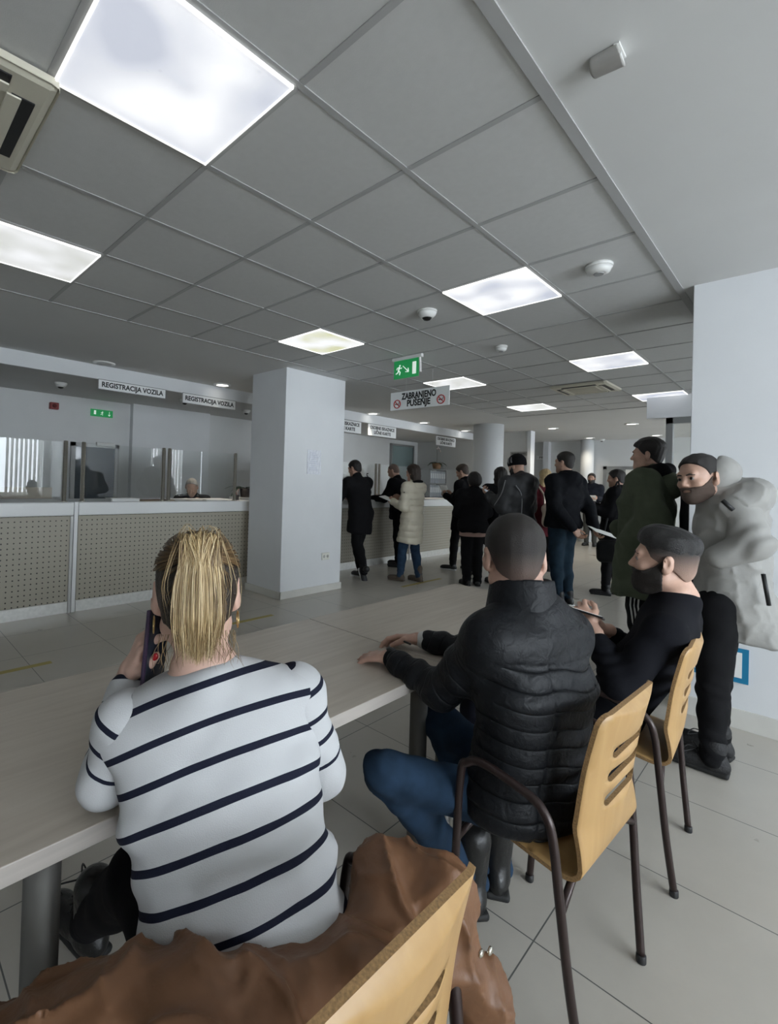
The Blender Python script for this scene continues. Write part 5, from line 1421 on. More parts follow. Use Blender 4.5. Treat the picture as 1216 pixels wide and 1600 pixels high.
def strand_mesh(paths, rad, cols, n=4):
    VV = []; FF = []; CC = []; o = 0
    for pts, r0, cc in zip(paths, rad, cols):
        pts = np.asarray(pts); N = len(pts); d = np.gradient(pts, axis=0); d /= np.linalg.norm(d, axis=1)[:, None]+1e-9
        a = np.cross(d, V3(.3, .2, .93)); a /= np.linalg.norm(a, axis=1)[:, None]+1e-9; b_ = np.cross(d, a)
        tp = np.interp(np.linspace(0, 1, N), [0, .1, .75, 1], [.8, 1, .85, .15])*r0
        for j in range(n):
            th = 2*math.pi*j/n; VV.append(pts+(a*math.cos(th)+b_*math.sin(th))*tp[:, None])
        idx = o+np.arange(N*n).reshape(n, N)
        for j in range(n):
            A1, B1 = idx[j], idx[(j+1) % n]; FF.append(np.stack([A1[:-1], B1[:-1], B1[1:], A1[1:]], 1))
        CC.append(np.full(N*n, cc)); o += N*n
    return np.concatenate(VV), np.concatenate(FF), np.concatenate(CC)
HT = lambda x, y, z: np.asarray(c)+A[0]*x+A[1]*y+A[2]*z
paths = []; rad = []; cols = []
R_ = np.random.default_rng(5)
tie = HT(.004, -.118, .075)
for i in range(1300):
    a0 = R_.uniform(-1, 1); sp_ = np.clip(R_.normal(0, .46), -1.05, 1.05)
    depth = R_.uniform(0, 1); L = R_.uniform(.74, 1.08)
    x1 = sp_*.043; bottom = -.088*L-.018*R_.random()-.012*(1-abs(sp_))
    p1 = HT(a0*.016, -.105+R_.uniform(-.01, .01), .070+R_.uniform(-.012, .012))
    p2 = HT(a0*.022+x1*.35, -.135-.018*depth, .103+.014*R_.normal()*.5)
    p3 = HT(x1*.86, -.150-.022*depth*(1-abs(sp_)), .052)
    p4 = HT(x1*1.0+R_.normal(0, .002), -.142-.030*depth*(1-.5*abs(sp_)), -.03)
    p5 = HT(x1*(.80+.1*R_.normal())+R_.normal(0, .003), -.122-.024*depth, bottom)
    paths.append(smooth_path([p1, p2, p3, p4, p5], 5)); rad.append(R_.uniform(.0005, .0012)); cols.append(np.clip(R_.beta(1.8, 1.6)-.15*(abs(sp_) > .8)-.35*(R_.random() < .12), 0, 1))
V, F, C_ = strand_mesh(paths, rad, cols)
tail = put('ponytail', (V, F), hm, pm, attr=lambda V_: C_); tail['kind'] = 'stuff'
# hair pulled back over the skull into the tie, and loose flyaways
paths = []; rad = []; cols = []
for i in range(420):
    th = R_.uniform(-1.0, 1.0)*1.75; 
    ph = R_.uniform(-.6 if abs(th) < .8 else .12, 1.15)
    def sk(th, ph, t=.0115): return HT(math.sin(th)*math.cos(ph)*(.077+t), -.012-math.cos(th)*math.cos(ph)*(.097+t)*1.0, .034-.02*(ph < 0)+math.sin(ph)*(.088+t))
    pts = []
    for q in np.linspace(0, 1, 7):
        pts.append(sk(th*(1-q)+.02*q, ph*(1-q)+.45*q, .0115+.004*q))
    paths.append(smooth_path(pts, 2)); rad.append(R_.uniform(.0009, .0016)); cols.append(np.clip(R_.beta(1, 4), 0, 1)*.28)
for i in range(18):
    sp_ = R_.uniform(-1, 1); x1 = sp_*.058
    p1 = HT(R_.uniform(-.02, .02), -.115, .085); p2 = HT(x1*.6, -.12-.03*R_.random(), .12+.015*R_.random()); p3 = HT(x1*1.15+.012*np.sign(x1), -.12, .03); p4 = HT(x1*1.2+R_.normal(0, .012), -.11, -.05*R_.uniform(.2, 2))
    paths.append(smooth_path([p1, p2, p3, p4], 5)); rad.append(.0006); cols.append(R_.uniform(.3, .9))
for i in range(34):      # wispy curls at the nape
    x1 = R_.choice([-1, 1])*R_.uniform(.015, .078); p1 = HT(x1*.9, -.075-.01*R_.random(), -.07); amp = R_.uniform(.005, .016)
    pts = [p1+A[0]*(amp*math.sin(q*5+i))*q+A[0]*np.sign(x1)*.010*q-A[2]*.065*q*R_.uniform(.85, 1.1)-A[1]*.012*q for q in np.linspace(0, 1, 8)]
    paths.append(pts); rad.append(.0007); cols.append(R_.uniform(0, .3))
V, F, C2_ = strand_mesh(paths, rad, cols, 3)
o = put('loose_hair', (V, F), hm, pm, attr=lambda V_: C2_); o['kind'] = 'stuff'
gold = mat('gold', (.6, .42, .18), rough=.25, metal=1.)
for sg in (-1, 1):
    e0 = HT(sg*.083, -.016, -.042); b = MB()
    b.tube([Vector(e0+A[1]*(.017*math.sin(q))+A[2]*(-.017+.017*math.cos(q)))-pm.location for q in np.linspace(0, 2*math.pi, 20, endpoint=False)], .0013, n=6, closed=True)
    b.build('earring', gold, pm)
# thumb nail and watch strap
hf_ = nrm(P(232, 985, 1.03)-J['wrL']); ss = S(.01)
tip, tn = hand_sdf(S(.01), J['wrL']+arm_dir(J, 'L')*.012, hf_, palmdir, -1, (.55, .6, .7, .8), .1, .97*.97)
s = S(.0015); s.ell(tip+(-CF)*.0065, [.0062, .0042, .0085], frame(-CF, hf_), .002); put('thumb_nail', s.geo(), mat('nail_red', (.30, .008, .012), rough=.2), pm)
b = MB(); wv = nrm(aL); a_ = nrm(np.cross(wv, V3(0, 1, 0))); b_ = np.cross(wv, a_)
b.tube([Vector(J['wrL']-wv*.012+(a_*math.cos(q)+b_*math.sin(q))*.031)-pm.location for q in np.linspace(0, 2*math.pi, 24, endpoint=False)], .004, n=6, closed=True); b.build('bracelet', mat('bracelet_metal', (.25, .24, .2), rough=.3, metal=.9), pm)
# phone held to the left ear
pc = P(243, 1008, 1.02); pu = nrm(P(250, 955, 1.025)-P(240, 1063, 1.005)); pn = nrm(A[0]*.75+A[1]*-.45)
pn = nrm(pn-pu*(pn@pu)); pr_ = np.cross(pu, pn)
e, o = finger_item('phone', pc, (.037, .0045, .076), np.array([pr_, pn, pu]), mat('phone_purple', (.035, .018, .045), rough=.15), 'dark purple phone held to the ear by the woman in stripes', 'phone', ['case'])
MB().box((-.034, .0042, -.073), (.034, .0052, .073)).build('screen', mat('phone_glass', (.03, .035, .05), rough=.08), o)
q = MB(); q.lathe([(.007, -.0045), (.007, -.0065)], org=(.018, 0, .055), axis='y', n=14); q.build('camera_lens', mat('lens_dark', (.01, .01, .012), rough=.1), o)

# ---- brown coat over her chair
coatm = mat('brown_coat', (.155, .074, .036), rough=.45, bump=.5, bscale=16, mottled=.06, mscale=8, spec=.35)
e = empty('coat', (-.45, .45, .45), 0, 'brown shiny coat draped over the nearest armchair behind the woman', 'coat')
s = S(.006)
s.loft(P(-60, 1775, .66), P(190, 1645, .70), .12, .095, .11, .080, V3(.4, .6, -.7), .05); s.loft(P(190, 1645, .70), P(430, 1645, .72), .11, .080, .09, .075, V3(.1, .3, -.95), .05)
s.loft(P(430, 1645, .72), P(560, 1560, .77), .09, .075, .07, .06, V3(.1, .3, -.95), .05)
s.cone(P(290, 1600, .68), P(300, 1720, .62), .07, .09, .05)
s.cone(P(560, 1540, .77), P(545, 1660, .73), .07, .06, .05); s.cone(P(430, 1640, .70), P(430, 1760, .68), .08, .07, .05)
s.cone(P(600, 1385, .92), P(565, 1520, .80), .062, .050, .03); s.cone(P(610, 1375, .93), P(680, 1400, .90), .052, .056, .03); s.cone(P(685, 1400, .90), P(660, 1500, .85), .058, .050, .03)
s.cone(P(620, 1510, .83), P(520, 1560, .77), .05, .05, .04)
s.cone(P(690, 1470, .86), P(745, 1560, .86), .045, .042, .03); s.cone(P(752, 1550, .86), P(768, 1680, .84), .036, .046, .03)
def cfold(X, Y, Z, D):
    r1 = (1-np.abs(wob(X, Y*1.4, Z*.6, 21, 4.)))**4; r2 = (1-np.abs(wob(X*.7, Y, Z*1.2, 38, 8.)))**4
    a = wob(X, Y, Z, 17, 2.); b_ = wob(X, Y, Z, 33, 5.); c_ = wob(X, Y, Z, 70, 1.)
    r3 = (1-np.abs(wob(X, Y, Z, 62, 3.)))**5
    return D+.010*(np.abs(a)-.3)-.014*r1-.008*r2-.002*r3
s.fn(cfold)
put('cloth', s.geo(), coatm, e)
b = MB()
for q in (P(752, 1490, .80), P(766, 1486, .80)): b.lathe([(.0065, -.002), (.0065, .002), (.003, .003)], org=tuple(Vector(q)-e.location), axis='x', n=14)
b.build('snap_button', steel, e)

# ================================================================== MAN IN THE BLACK QUILTED JACKET
f = nrm(V3(-.86, .50, 0)); r = np.cross(f, V3(0, 0, 1))
J = dict(u=1.0, r=r, f=f, up=V3(0, 0, 1), bulk=1.06, base=V3(-.55, 1.48, 0))
J['pel'] = P(815, 1238, 1.42); J['wai'] = P(834, 1160, 1.42); J['che'] = P(838, 1075, 1.41); J['upp'] = P(836, 990, 1.43); J['nb'] = P(826, 935, 1.44)
J['shL'] = P(768, 1003, 1.36); J['shR'] = P(880, 990, 1.54)
J['wrL'] = PZ(613, 1030, .782); J['elL'] = P(690, 1078, 1.52); J['wrR'] = PZ(662, 1000, .785); J['elR'] = P(760, 1022, 1.78)
J['tu'] = nrm(J['upp']-J['pel']); J['tf'] = nrm(f-J['tu']*(f@J['tu'])); J['latC'] = nrm(J['shR']-J['shL']); J['latP'] = nrm(r+J['latC'])
J['hA'] = frame(V3(-.62, .76, -.18), V3(-.04, .06, 1)); J['head'] = P(803, 872, 1.46)
J['hipL'] = J['pel']-r*.09-V3(0, 0, .03)+f*.03; J['hipR'] = J['pel']+r*.09-V3(0, 0, .03)+f*.03
J['knL'] = PZ(600, 1205, .53); J['knR'] = PZ(688, 1128, .54)
J['anL'] = PZ(735, 1372, .13); J['toeL'] = J['anL']+nrm(V3(-.6, .5, 0))*.17-V3(0, 0, .10); J['anR'] = PZ(775, 1345, .12); J['toeR'] = J['anR']+nrm(V3(.3, -.5, 0))*.12-V3(0, 0, .09)
J['toeR'] = J['anR']+nrm(V3(-.5, .8, 0))*.17-V3(0, 0, .055)
pm = person((-.55, 1.48), 'person in a black quilted jacket seated with both hands on the tabletop')
mskin = mat('skin_m', (.50, .31, .24), rough=.5, mottled=.06, mscale=40)
dn = V3(0, 0, -1)
body(J, pm, mskin, hb=.013, hh=.005, hd=.003, palms={'L': nrm(dn+r*.1), 'R': nrm(dn-r*.5)}, curl={'L': (.22, .25, .28, .35), 'R': (.45, .6, .7, .75)}, thumb={'L': .35, 'R': .55},
     hdirs={'L': nrm(PZ(575, 1026, .758)-J['wrL']), 'R': nrm(PZ(608, 994, .775)-J['wrR'])}, neck=(.056, .06))
u = 1.
s = S(.0065); q = J['bulk']; t = .026; lat = J['latC']; lp = J['latP']
s.loft(J['pel']-J['tu']*.05, J['pel'], .185, .135, .183, .132, lp, .03); s.loft(J['pel'], J['wai'], .183, .132, .178, .125, lp, .03); s.loft(J['wai'], J['che'], .182, .125, .206, .126, lat, .03); s.loft(J['che'], J['upp'], .206, .126, .172, .096, lat, .03)
s.cut(J['pel']-J['tu']*.055, -J['tu'])
s.cone(J['upp']*.6+J['shL']*.4, J['shL'], .084, .074, .05); s.cone(J['upp']*.6+J['shR']*.4, J['shR'], .088, .072, .05)
s.loft(J['upp'], J['upp']*.4+J['nb']*.6, .14, .09, .098, .084, lat, .05)
c0 = J['nb']-CR*.020
for sd in 'LR': s.cone(J['nb']-J['tu']*.035, J['sh'+sd], .080, .070, .05)
for sd in 'LR':
    a = J['wr'+sd]-J['el'+sd]
    s.cone(J['sh'+sd], J['el'+sd], .077, .060, .035); s.cone(J['el'+sd], J['el'+sd]+a*.90, .060, .044, .03)
jp = dict(J)
def quilt2(X, Y, Z, D):
    pel, tu, sl, lt = J['pel'], J['tu'], J['shL'], J['latC']
    v = (X-pel[0])*tu[0]+(Y-pel[1])*tu[1]+(Z-pel[2])*tu[2]; w_ = (X-pel[0])*lt[0]+(Y-pel[1])*lt[1]+(Z-pel[2])*lt[2]
    back = ((X-pel[0])*J['tf'][0]+(Y-pel[1])*J['tf'][1]+(Z-pel[2])*J['tf'][2])
    k_ = (v+.05*w_+.006*np.sin(30*w_))/.050
    g = np.abs(k_-np.round(k_))*.050
    act = ((v < .42) & (np.abs(w_+.0) < .235)).astype(np.float32)
    puff = .003*np.clip(1-g/.025, 0, 1)**2*act
    vs = np.minimum(np.abs(w_+.085), np.abs(w_-.115)); puff = puff+.005*np.exp(-(vs/.004)**2)*act      # vertical panel seams
    yk = np.abs(v-.42); puff = puff+.004*np.exp(-(yk/.004)**2)*(np.abs(w_) < .2)
    return D+puff
s.blur(4); s.fn(quilt2)
def sleevefold(X, Y, Z, D):
    o = 0
    for sd in 'LR':
        for a, b_, k_ in (('sh', 'el', 62), ('el', 'wr', 75)):
            A1 = J[a+sd]; d = J[b_+sd]-A1; L = np.linalg.norm(d); d = d/L
            tt = (X-A1[0])*d[0]+(Y-A1[1])*d[1]+(Z-A1[2])*d[2]
            rr = np.sqrt(np.maximum((X-A1[0])**2+(Y-A1[1])**2+(Z-A1[2])**2-tt*tt, 0))
            m_ = np.clip(1-np.abs(tt-L/2)/(L*.55), 0, 1)*np.clip(1.4-rr/.085, 0, 1)
            o = o+.0075*m_*(np.sin(k_*(tt+.35*(Z-A1[2]))+2.5*wob(X, Y, Z, 14, 3.)))
    return D-o
s.fn(sleevefold); s.fn(foldy(.0018, 24, 6.))
def jk_parts(V):
    v = (V-J['pel'])@J['tu']; w_ = (V-J['pel'])@J['latC']
    t_ = (v+.05*w_+.006*np.sin(30*w_))/.050
    arm = np.zeros(len(V)); al = np.zeros(len(V)); best = np.full(len(V), 9.)
    for sd in 'LR':
        d1, t1 = near_seg(V, J['sh'+sd], J['el'+sd]); d2, t2 = near_seg(V, J['el'+sd], J['wr'+sd])
        L1 = np.linalg.norm(J['el'+sd]-J['sh'+sd]); L2 = np.linalg.norm(J['wr'+sd]-J['el'+sd])
        w1 = np.clip((d2-d1)/.05+.5, 0, 1); q_ = w1*t1*L1+(1-w1)*(L1+t2*L2); dd = np.minimum(d1, d2)
        m_ = dd < best; best = np.where(m_, dd, best); al = np.where(m_, q_+.25*(V[:, 2]-J['el'+sd][2]), al)
        arm = np.maximum(arm, (np.where(t1 > .22, dd, 9) < .085)*1.)
    back = (v < .43)*(np.abs(w_) < .21)*(arm < .5)
    return np.where(arm > .5, al/.047+.5, t_), np.maximum(back, arm*.75)
quilted = seam_material('quilted_shell', (.0075, .0085, .0105), rough=.52, spec=.24)
jk = put('quilted_jacket', s.geo(), quilted, pm, attr=lambda V: jk_parts(V)[0], mask=lambda V: jk_parts(V)[1])
s = S(.0055); ct = nrm(J['tu']+J['tf']*.12); s.cone(c0-ct*.045, c0+ct*.055, .104, .090, .01); s.cone(c0-ct*.02, c0+ct*.09, .082, .080, .005, sub=True); s.cut(c0+ct*.060, ct); s.fn(foldy(.002, 40, 2.))
put('collar', s.geo(), quilted, jk)
trousers(J, pm, cloth('blue_denim_near', (.022, .045, .082), bump=.5, bscale=900, mottled=.3), h=.009, t=.008, folds=.008, seed=33, r=(.064, .050, .050, .042), ff=38)
bootk = mat('boot_black', (.010, .010, .010), rough=.35, bump=.2, bscale=60)
for sd in 'LR': shoe(J, sd, pm, bootk, name='boot', h=.007, high=.14, top_r=.058)
hair(J, pm, fade_material('hair_man', (.13, .085, .068), (.016, .012, .010), -.075, .012), h=.0045, t=.008, hs=[-.095, -.06, -.02, .04, .08, .12], ts=[-.004, .000, .003, .008, .012, .014], amp=.0009, freq=110, seed=2.)
for sd, col in (('L', None), ('R', None)):
    wv = arm_dir(J, sd); s = S(.004); p_ = J['wr'+sd]+wv*-.022
    s.cone(p_, p_+wv*.020, .0355, .034, .003); put('shirt_cuff', s.geo(), mat('cuff_white', (.6, .6, .58), rough=.8) if sd == 'R' else blk, pm)
s = S(.003); wv = arm_dir(J, 'L'); w0 = J['wrL']+V3(0, 0, .030)+wv*.004; s.ell(w0, [.019, .019, .006], frame(wv, V3(0, 0, 1)), .003); put('watch', s.geo(), mat('watch_dark', (.03, .03, .03), rough=.2, metal=.6), pm)
e = empty('pen', tuple(PZ(632, 1001, .79)), 0, 'dark pen held in the right hand of the man in the quilted jacket', 'pen')
MB().tube([(.05, -.03, .006), (-.03, .02, -.01), (-.055, .035, -.016)], [.004, .004, .001], n=8).build('barrel', black, e)

# ================================================================== BEARDED MAN IN THE BLACK SWEATER
f = nrm(V3(-1., .02, 0)); r = np.cross(f, V3(0, 0, 1))
J = dict(u=1.0, r=r, f=f, up=V3(0, 0, 1), bulk=1.05, base=V3(-.55, 2.28, 0))
J['pel'] = P(928, 1165, 1.95); J['wai'] = P(958, 1105, 1.96); J['che'] = P(1008, 1040, 1.97); J['upp'] = P(1048, 972, 1.95); J['nb'] = P(1062, 926, 1.93)
J['shL'] = P(1040, 988, 1.80); J['shR'] = P(1064, 968, 2.12)
J['elL'] = P(968, 1072, 1.78); J['wrL'] = P(928, 985, 1.93); J['elR'] = P(985, 1020, 2.14); J['wrR'] = P(945, 985, 2.05)
J['tu'] = nrm(J['upp']-J['pel']); J['tf'] = nrm(f-J['tu']*(f@J['tu'])); J['latC'] = nrm(J['shR']-J['shL']); J['latP'] = nrm(r+J['latC'])
J['hA'] = frame(V3(-.97, -.14, .02), V3(.06, .0, 1)); J['head'] = P(1038, 876, 1.92)
J['hipL'] = J['pel']-r*.09-V3(0, 0, .02)+f*.03; J['hipR'] = J['pel']+r*.09-V3(0, 0, .02)+f*.03
J['knL'] = J['hipL']+V3(-.41, -.04, .03); J['anL'] = V3(J['knL'][0]+.04, J['knL'][1], .09); J['toeL'] = J['anL']+V3(-.17, 0, -.055)
J['knR'] = J['hipR']+V3(-.41, .06, .03); J['anR'] = V3(J['knR'][0]-.02, J['knR'][1], .09); J['toeR'] = J['anR']+V3(-.17, 0, -.055)
pm = person((-.55, 2.28), 'bearded person in a black sweater slouched in an armchair with clasped hands')
bskin = mat('skin_beard', (.56, .35, .265), rough=.48, mottled=.06, mscale=50)
A = J['hA']; c = J['head']
body(J, pm, bskin, hb=.013, hh=.0045, hd=.004, palms={'L': nrm(V3(.1, .9, -.2)), 'R': nrm(V3(.1, -.9, -.2))}, curl={'L': .8, 'R': .9}, hdirs={'L': nrm(P(908, 958, 2.0)-J['wrL']), 'R': nrm(V3(-.5, -.6, .1))}, neck=(.055, .058), hz=1.02)
eyes(pm, c, A, 1.02)
s = S(.007); t = .018; lat = J['latC']; lp = J['latP']
s.loft(J['pel']-J['tu']*.06, J['pel'], .18, .120, .175, .118, lp, .03); s.loft(J['pel'], J['wai'], .175, .118, .165, .112, lp, .03); s.loft(J['wai'], J['che'], .165, .108, .185, .110, lat, .03); s.loft(J['che'], J['upp'], .185, .110, .16, .095, lat, .03)
s.cone(J['upp']*.6+J['shL']*.4, J['shL'], .085, .070, .05); s.cone(J['upp']*.6+J['shR']*.4, J['shR'], .085, .070, .05); s.loft(J['upp'], J['upp']*.15+J['nb']*.85, .13, .088, .080, .074, lat, .05)
for sd in 'LR': s.cone(J['nb']-J['tu']*.035, J['sh'+sd], .066, .064, .04)
for sd in 'LR':
    pass
def swfold(X, Y, Z, D):
    o = 0
    for sd in 'LR':
        for a, b_, k_ in (('sh', 'el', 70), ('el', 'wr', 95)):
            A1 = J[a+sd]; d = J[b_+sd]-A1; L = np.linalg.norm(d); d = d/L
            tt = (X-A1[0])*d[0]+(Y-A1[1])*d[1]+(Z-A1[2])*d[2]; rr = np.sqrt(np.maximum((X-A1[0])**2+(Y-A1[1])**2+(Z-A1[2])**2-tt*tt, 0))
            m_ = np.clip(1-np.abs(tt-L/2)/(L*.6), 0, 1)*np.clip(1.4-rr/.08, 0, 1); o = o+.007*m_*np.sin(k_*(tt+.5*(Z-A1[2]))+2.5*wob(X, Y, Z, 15, 3.))
    return D-o+.004*wob(X, Y, Z, 26, 2.)
s.blur(4); s.fn(swfold)
put('sweater', s.geo(), cloth('black_jersey', (.0065, .007, .010), bump=.3, bscale=600), pm)
for sd in 'LR':
    s = S(.006); a = J['wr'+sd]-J['el'+sd]; s.cone(J['upp']*.25+J['sh'+sd]*.75, J['sh'+sd], .074, .070, .03); s.cone(J['sh'+sd], J['el'+sd], .070, .058, .035); s.cone(J['el'+sd], J['el'+sd]+a*.70, .058, .046, .03)
    s.fn(swfold); put('sleeve', s.geo(), mat('black_jersey', None), pm)
trousers(J, pm, cloth('navy_trousers', (.012, .013, .022)), h=.010, t=.014, seed=35, folds=.008)
for sd in 'LR': shoe(J, sd, pm, shoe_blk)
z_ = 1.02
fade = fade_material('hair_fade', (.40, .26, .20), (.035, .027, .024), -.055, .040)
hair(J, pm, fade, h=.005, t=.0025, name='shaved_sides', amp=.0003, z=z_, prof=([-.11, -.07, -.035, -.012, .0, .03, .05, .075, .11], [-.075, -.070, -.03, -.02, -.03, -.02, .035, .075, .09]))
s = S(.0045); u = z_
s.ell(c+(-A[1]*.012+A[2]*.034)*u, np.array([.077, .097, .088])*u, A, .02); s.ell(c+(A[1]*.020+A[2]*.075)*u, np.array([.056, .060, .052])*u, A, .005); s.ell(c+(-A[1]*.055+A[2]*.050)*u, np.array([.058, .060, .056])*u, A, .005); s.blur(2)
s.fn(inflate_by_height(c, A, [-.02, .02, .045, .07, .10, .14], [-.012, -.004, .002, .010, .014, .016]))
s.fn(strandy(c, A, .0022, 150, 3.))
s.fn(hairline(c, A, u, ([-.12, -.09, -.05, .0, .04, .07, .085, .12], [-.03, -.02, .012, .034, .046, .058, .068, .085])))
put('hair', s.geo(), mat('hair_black', (.008, .007, .007), rough=.38, bump=.5, bscale=260), pm)
s = S(.0045); head_sdf(s, c, A, z_, ears=False); s.fn(inflate(.009)); s.fn(bear(c, A, z_)); s.fn(lambda X, Y, Z, D: D-.0022*wob(X, Y, Z, 420, 1.)-.001*wob(X, Y, Z, 800, 3.))
s.ell(c+(A[1]*.058-A[2]*.108)*z_, [.040, .038, .028], A, .02)
put('beard', s.geo(), mat('beard_dark', (.018, .013, .010), rough=.65, bump=.6, bscale=500), pm)
b = MB()
for x in (-1, 1): b.tube([Vector(c+(A[0]*x*q[0]+A[1]*q[1]+A[2]*q[2])*z_)-pm.location for q in ((.014, .0935, .023), (.030, .0945, .028), (.050, .082, .022))], [.003, .0045, .002], n=7)
b.build('eyebrows', hair_dk, pm)
e, o = finger_item('phone', P(912, 957, 1.98), (.036, .075, .004), frame(V3(-1, -.1, .15), V3(.2, .35, 1)), mat('phone_dark', (.02, .02, .022), rough=.2), 'phone in the clasped hands of the bearded man in the sweater', 'phone', ['case'])
MB().box((-.033, -.071, .0038), (.033, .071, .005)).build('screen', mat('phone_screen_white', (.6, .6, .6), rough=.1, emit=(.9, .9, .9), estr=.5), o)

# ================================================================== YOUNG MAN IN THE DARK GREEN PARKA
J = standing((-.955, 4.48), (-1, .02, 0), 1.80, armL=((-.09, -.10, -.26), (.06, .17, -.15)), armR=((.08, .03, -.28), (-.08, .21, -.10)), bulk=1.08, stance=.22)
pm = person(J['base'], 'person in a dark green parka and striped track trousers, seen in profile')
body(J, pm, bskin, hh=.0055, hands=''); A = J['hA']; c = J['head']; u = J['u']
eyes(pm, c, A, u)
parka = cloth('green_parka', (.085, .10, .068), bump=.25, bscale=120, mottled=.1)
jacket(J, pm, 'parka', parka, h=.010, hem=.40, t=.055, flare=1.08, collar='stand', seed=41, folds=.016, ff=17, arm_r=(.075, .068, .066, .055))
s = S(.009); nb = J['nb']
s.cone(nb+J['tf']*.03+J['r']*.06+V3(0, 0, .03), nb-J['tf']*.09+J['r']*.07+V3(0, 0, .035), .045, .055, .03); s.cone(nb+J['tf']*.03-J['r']*.06+V3(0, 0, .03), nb-J['tf']*.09-J['r']*.07+V3(0, 0, .035), .045, .055, .03)
s.cone(nb-J['tf']*.09-J['r']*.07+V3(0, 0, .035), nb-J['tf']*.09+J['r']*.07+V3(0, 0, .035), .06, .06, .03); s.cone(nb+J['tf']*.05-J['r']*.04+V3(0, 0, .02), nb+J['tf']*.05+J['r']*.04+V3(0, 0, .02), .045, .045, .03)
s.fn(foldy(.012, 30, 3.)); put('scarf_hood', s.geo(), blk, pm)
s = S(.010); s.ell(nb-J['tf']*.13-V3(0, 0, .07), [.15, .09, .11], frame(J['tf'], J['tu']), .03); s.fn(foldy(.014, 22, 3.)); put('hood', s.geo(), parka, pm)
trousers(J, pm, dk_trous, h=.012, seed=42, r=(.092, .068, .066, .05))
b = MB()
for k_ in (-1, 0, 1):
    b.tube([Vector(J['hipL']-J['r']*.104+J['f']*(.028*k_)+V3(0, 0, -.04))-pm.location, Vector(J['knL']-J['r']*.083+J['f']*(.026*k_))-pm.location, Vector(J['anL']-J['r']*.062+J['f']*(.022*k_)+V3(0, 0, .02))-pm.location], .0065, n=6)
b.build('side_stripes', mat('stripe_white', (.6, .6, .58), rough=.8), pm)
for sd in 'LR': shoe(J, sd, pm, shoe_blk)
hair(J, pm, hair_dk, h=.006, t=.010, hs=[-.07, -.02, .02, .06, .1], ts=[.002, .004, .010, .018, .022], amp=.0025, freq=150, prof=([-.11, -.07, -.035, -.005, .02, .05, .085, .12], [-.072, -.066, -.025, -.012, .012, .050, .066, .085]))
b = MB()
for x in (-1, 1): b.tube([Vector(c+(A[0]*x*q[0]+A[1]*q[1]+A[2]*q[2])*u)-pm.location for q in ((.014, .0945, .022), (.030, .0945, .026), (.050, .082, .021))], [.0025, .004, .002], n=7)
b.build('eyebrows', hair_dk, pm)
pk = J['che']-J['f']*.34+V3(0, 0, -.02); e = empty('rucksack', tuple(pk), 0, 'black rucksack on the back of the person in the green parka', 'rucksack')
s = S(.012); s.box(pk, [.15, .11, .23], frame(J['f'], J['up']), r=.08); s.box(pk-J['f']*.09-V3(0, 0, .07), [.11, .05, .11], frame(J['f'], J['up']), r=.04, k=.02); s.fn(foldy(.01, 25, 6.)); put('bag', s.geo(), blk_shell, e)

# ================================================================== MAN IN THE LIGHT GREY PARKA
f = V3(-1, 0, 0); r = V3(0, 1, 0)
J = dict(u=1., r=r, f=f, up=V3(0, 0, 1), bulk=1.0, base=V3(-.36, 3.16, 0))
J['pel'] = P(1142, 930, 2.55); J['wai'] = P(1143, 872, 2.55); J['che'] = P(1142, 815, 2.54); J['upp'] = P(1136, 780, 2.53); J['nb'] = P(1120, 757, 2.53)
J['shL'] = P(1152, 790, 2.40); J['shR'] = P(1122, 782, 2.74); J['elL'] = P(1178, 850, 2.32); J['wrL'] = P(1122, 870, 2.40); J['elR'] = P(1115, 850, 2.82); J['wrR'] = P(1090, 872, 2.68)
J['hipL'] = P(1122, 945, 2.48); J['hipR'] = P(1128, 940, 2.66); J['knL'] = P(1114, 1078, 2.46); J['knR'] = P(1118, 1066, 2.64)
J['anL'] = V3(-.355, 3.085, .088); J['toeL'] = J['anL']+V3(-.17, .0, -.055); J['anR'] = V3(-.36, 3.30, .088); J['toeR'] = J['anR']+V3(-.17, .03, -.055)
J['tu'] = nrm(J['upp']-J['pel']); J['tf'] = nrm(f-J['tu']*(f@J['tu'])); J['latC'] = nrm(J['shR']-J['shL']); J['latP'] = r
pm = person(J['base'], 'person in a light grey parka standing by the right pillar, looking at the camera')
J['head'] = P(1092, 748, 2.52); J['hA'] = frame(V3(-.50, -.86, -.08), V3(-.10, .03, 1)); A = J['hA']; c = J['head']; u = J['u']
pskin = mat('skin_p', (.47, .29, .215), rough=.5, mottled=.06, mscale=50)
body(J, pm, pskin, hh=.005, hands=''); eyes(pm, c, A, u)
gp = mat('grey_parka', (.29, .285, .27), rough=.6, bump=.12, bscale=60, mottled=.03, mscale=6, spec=.3)
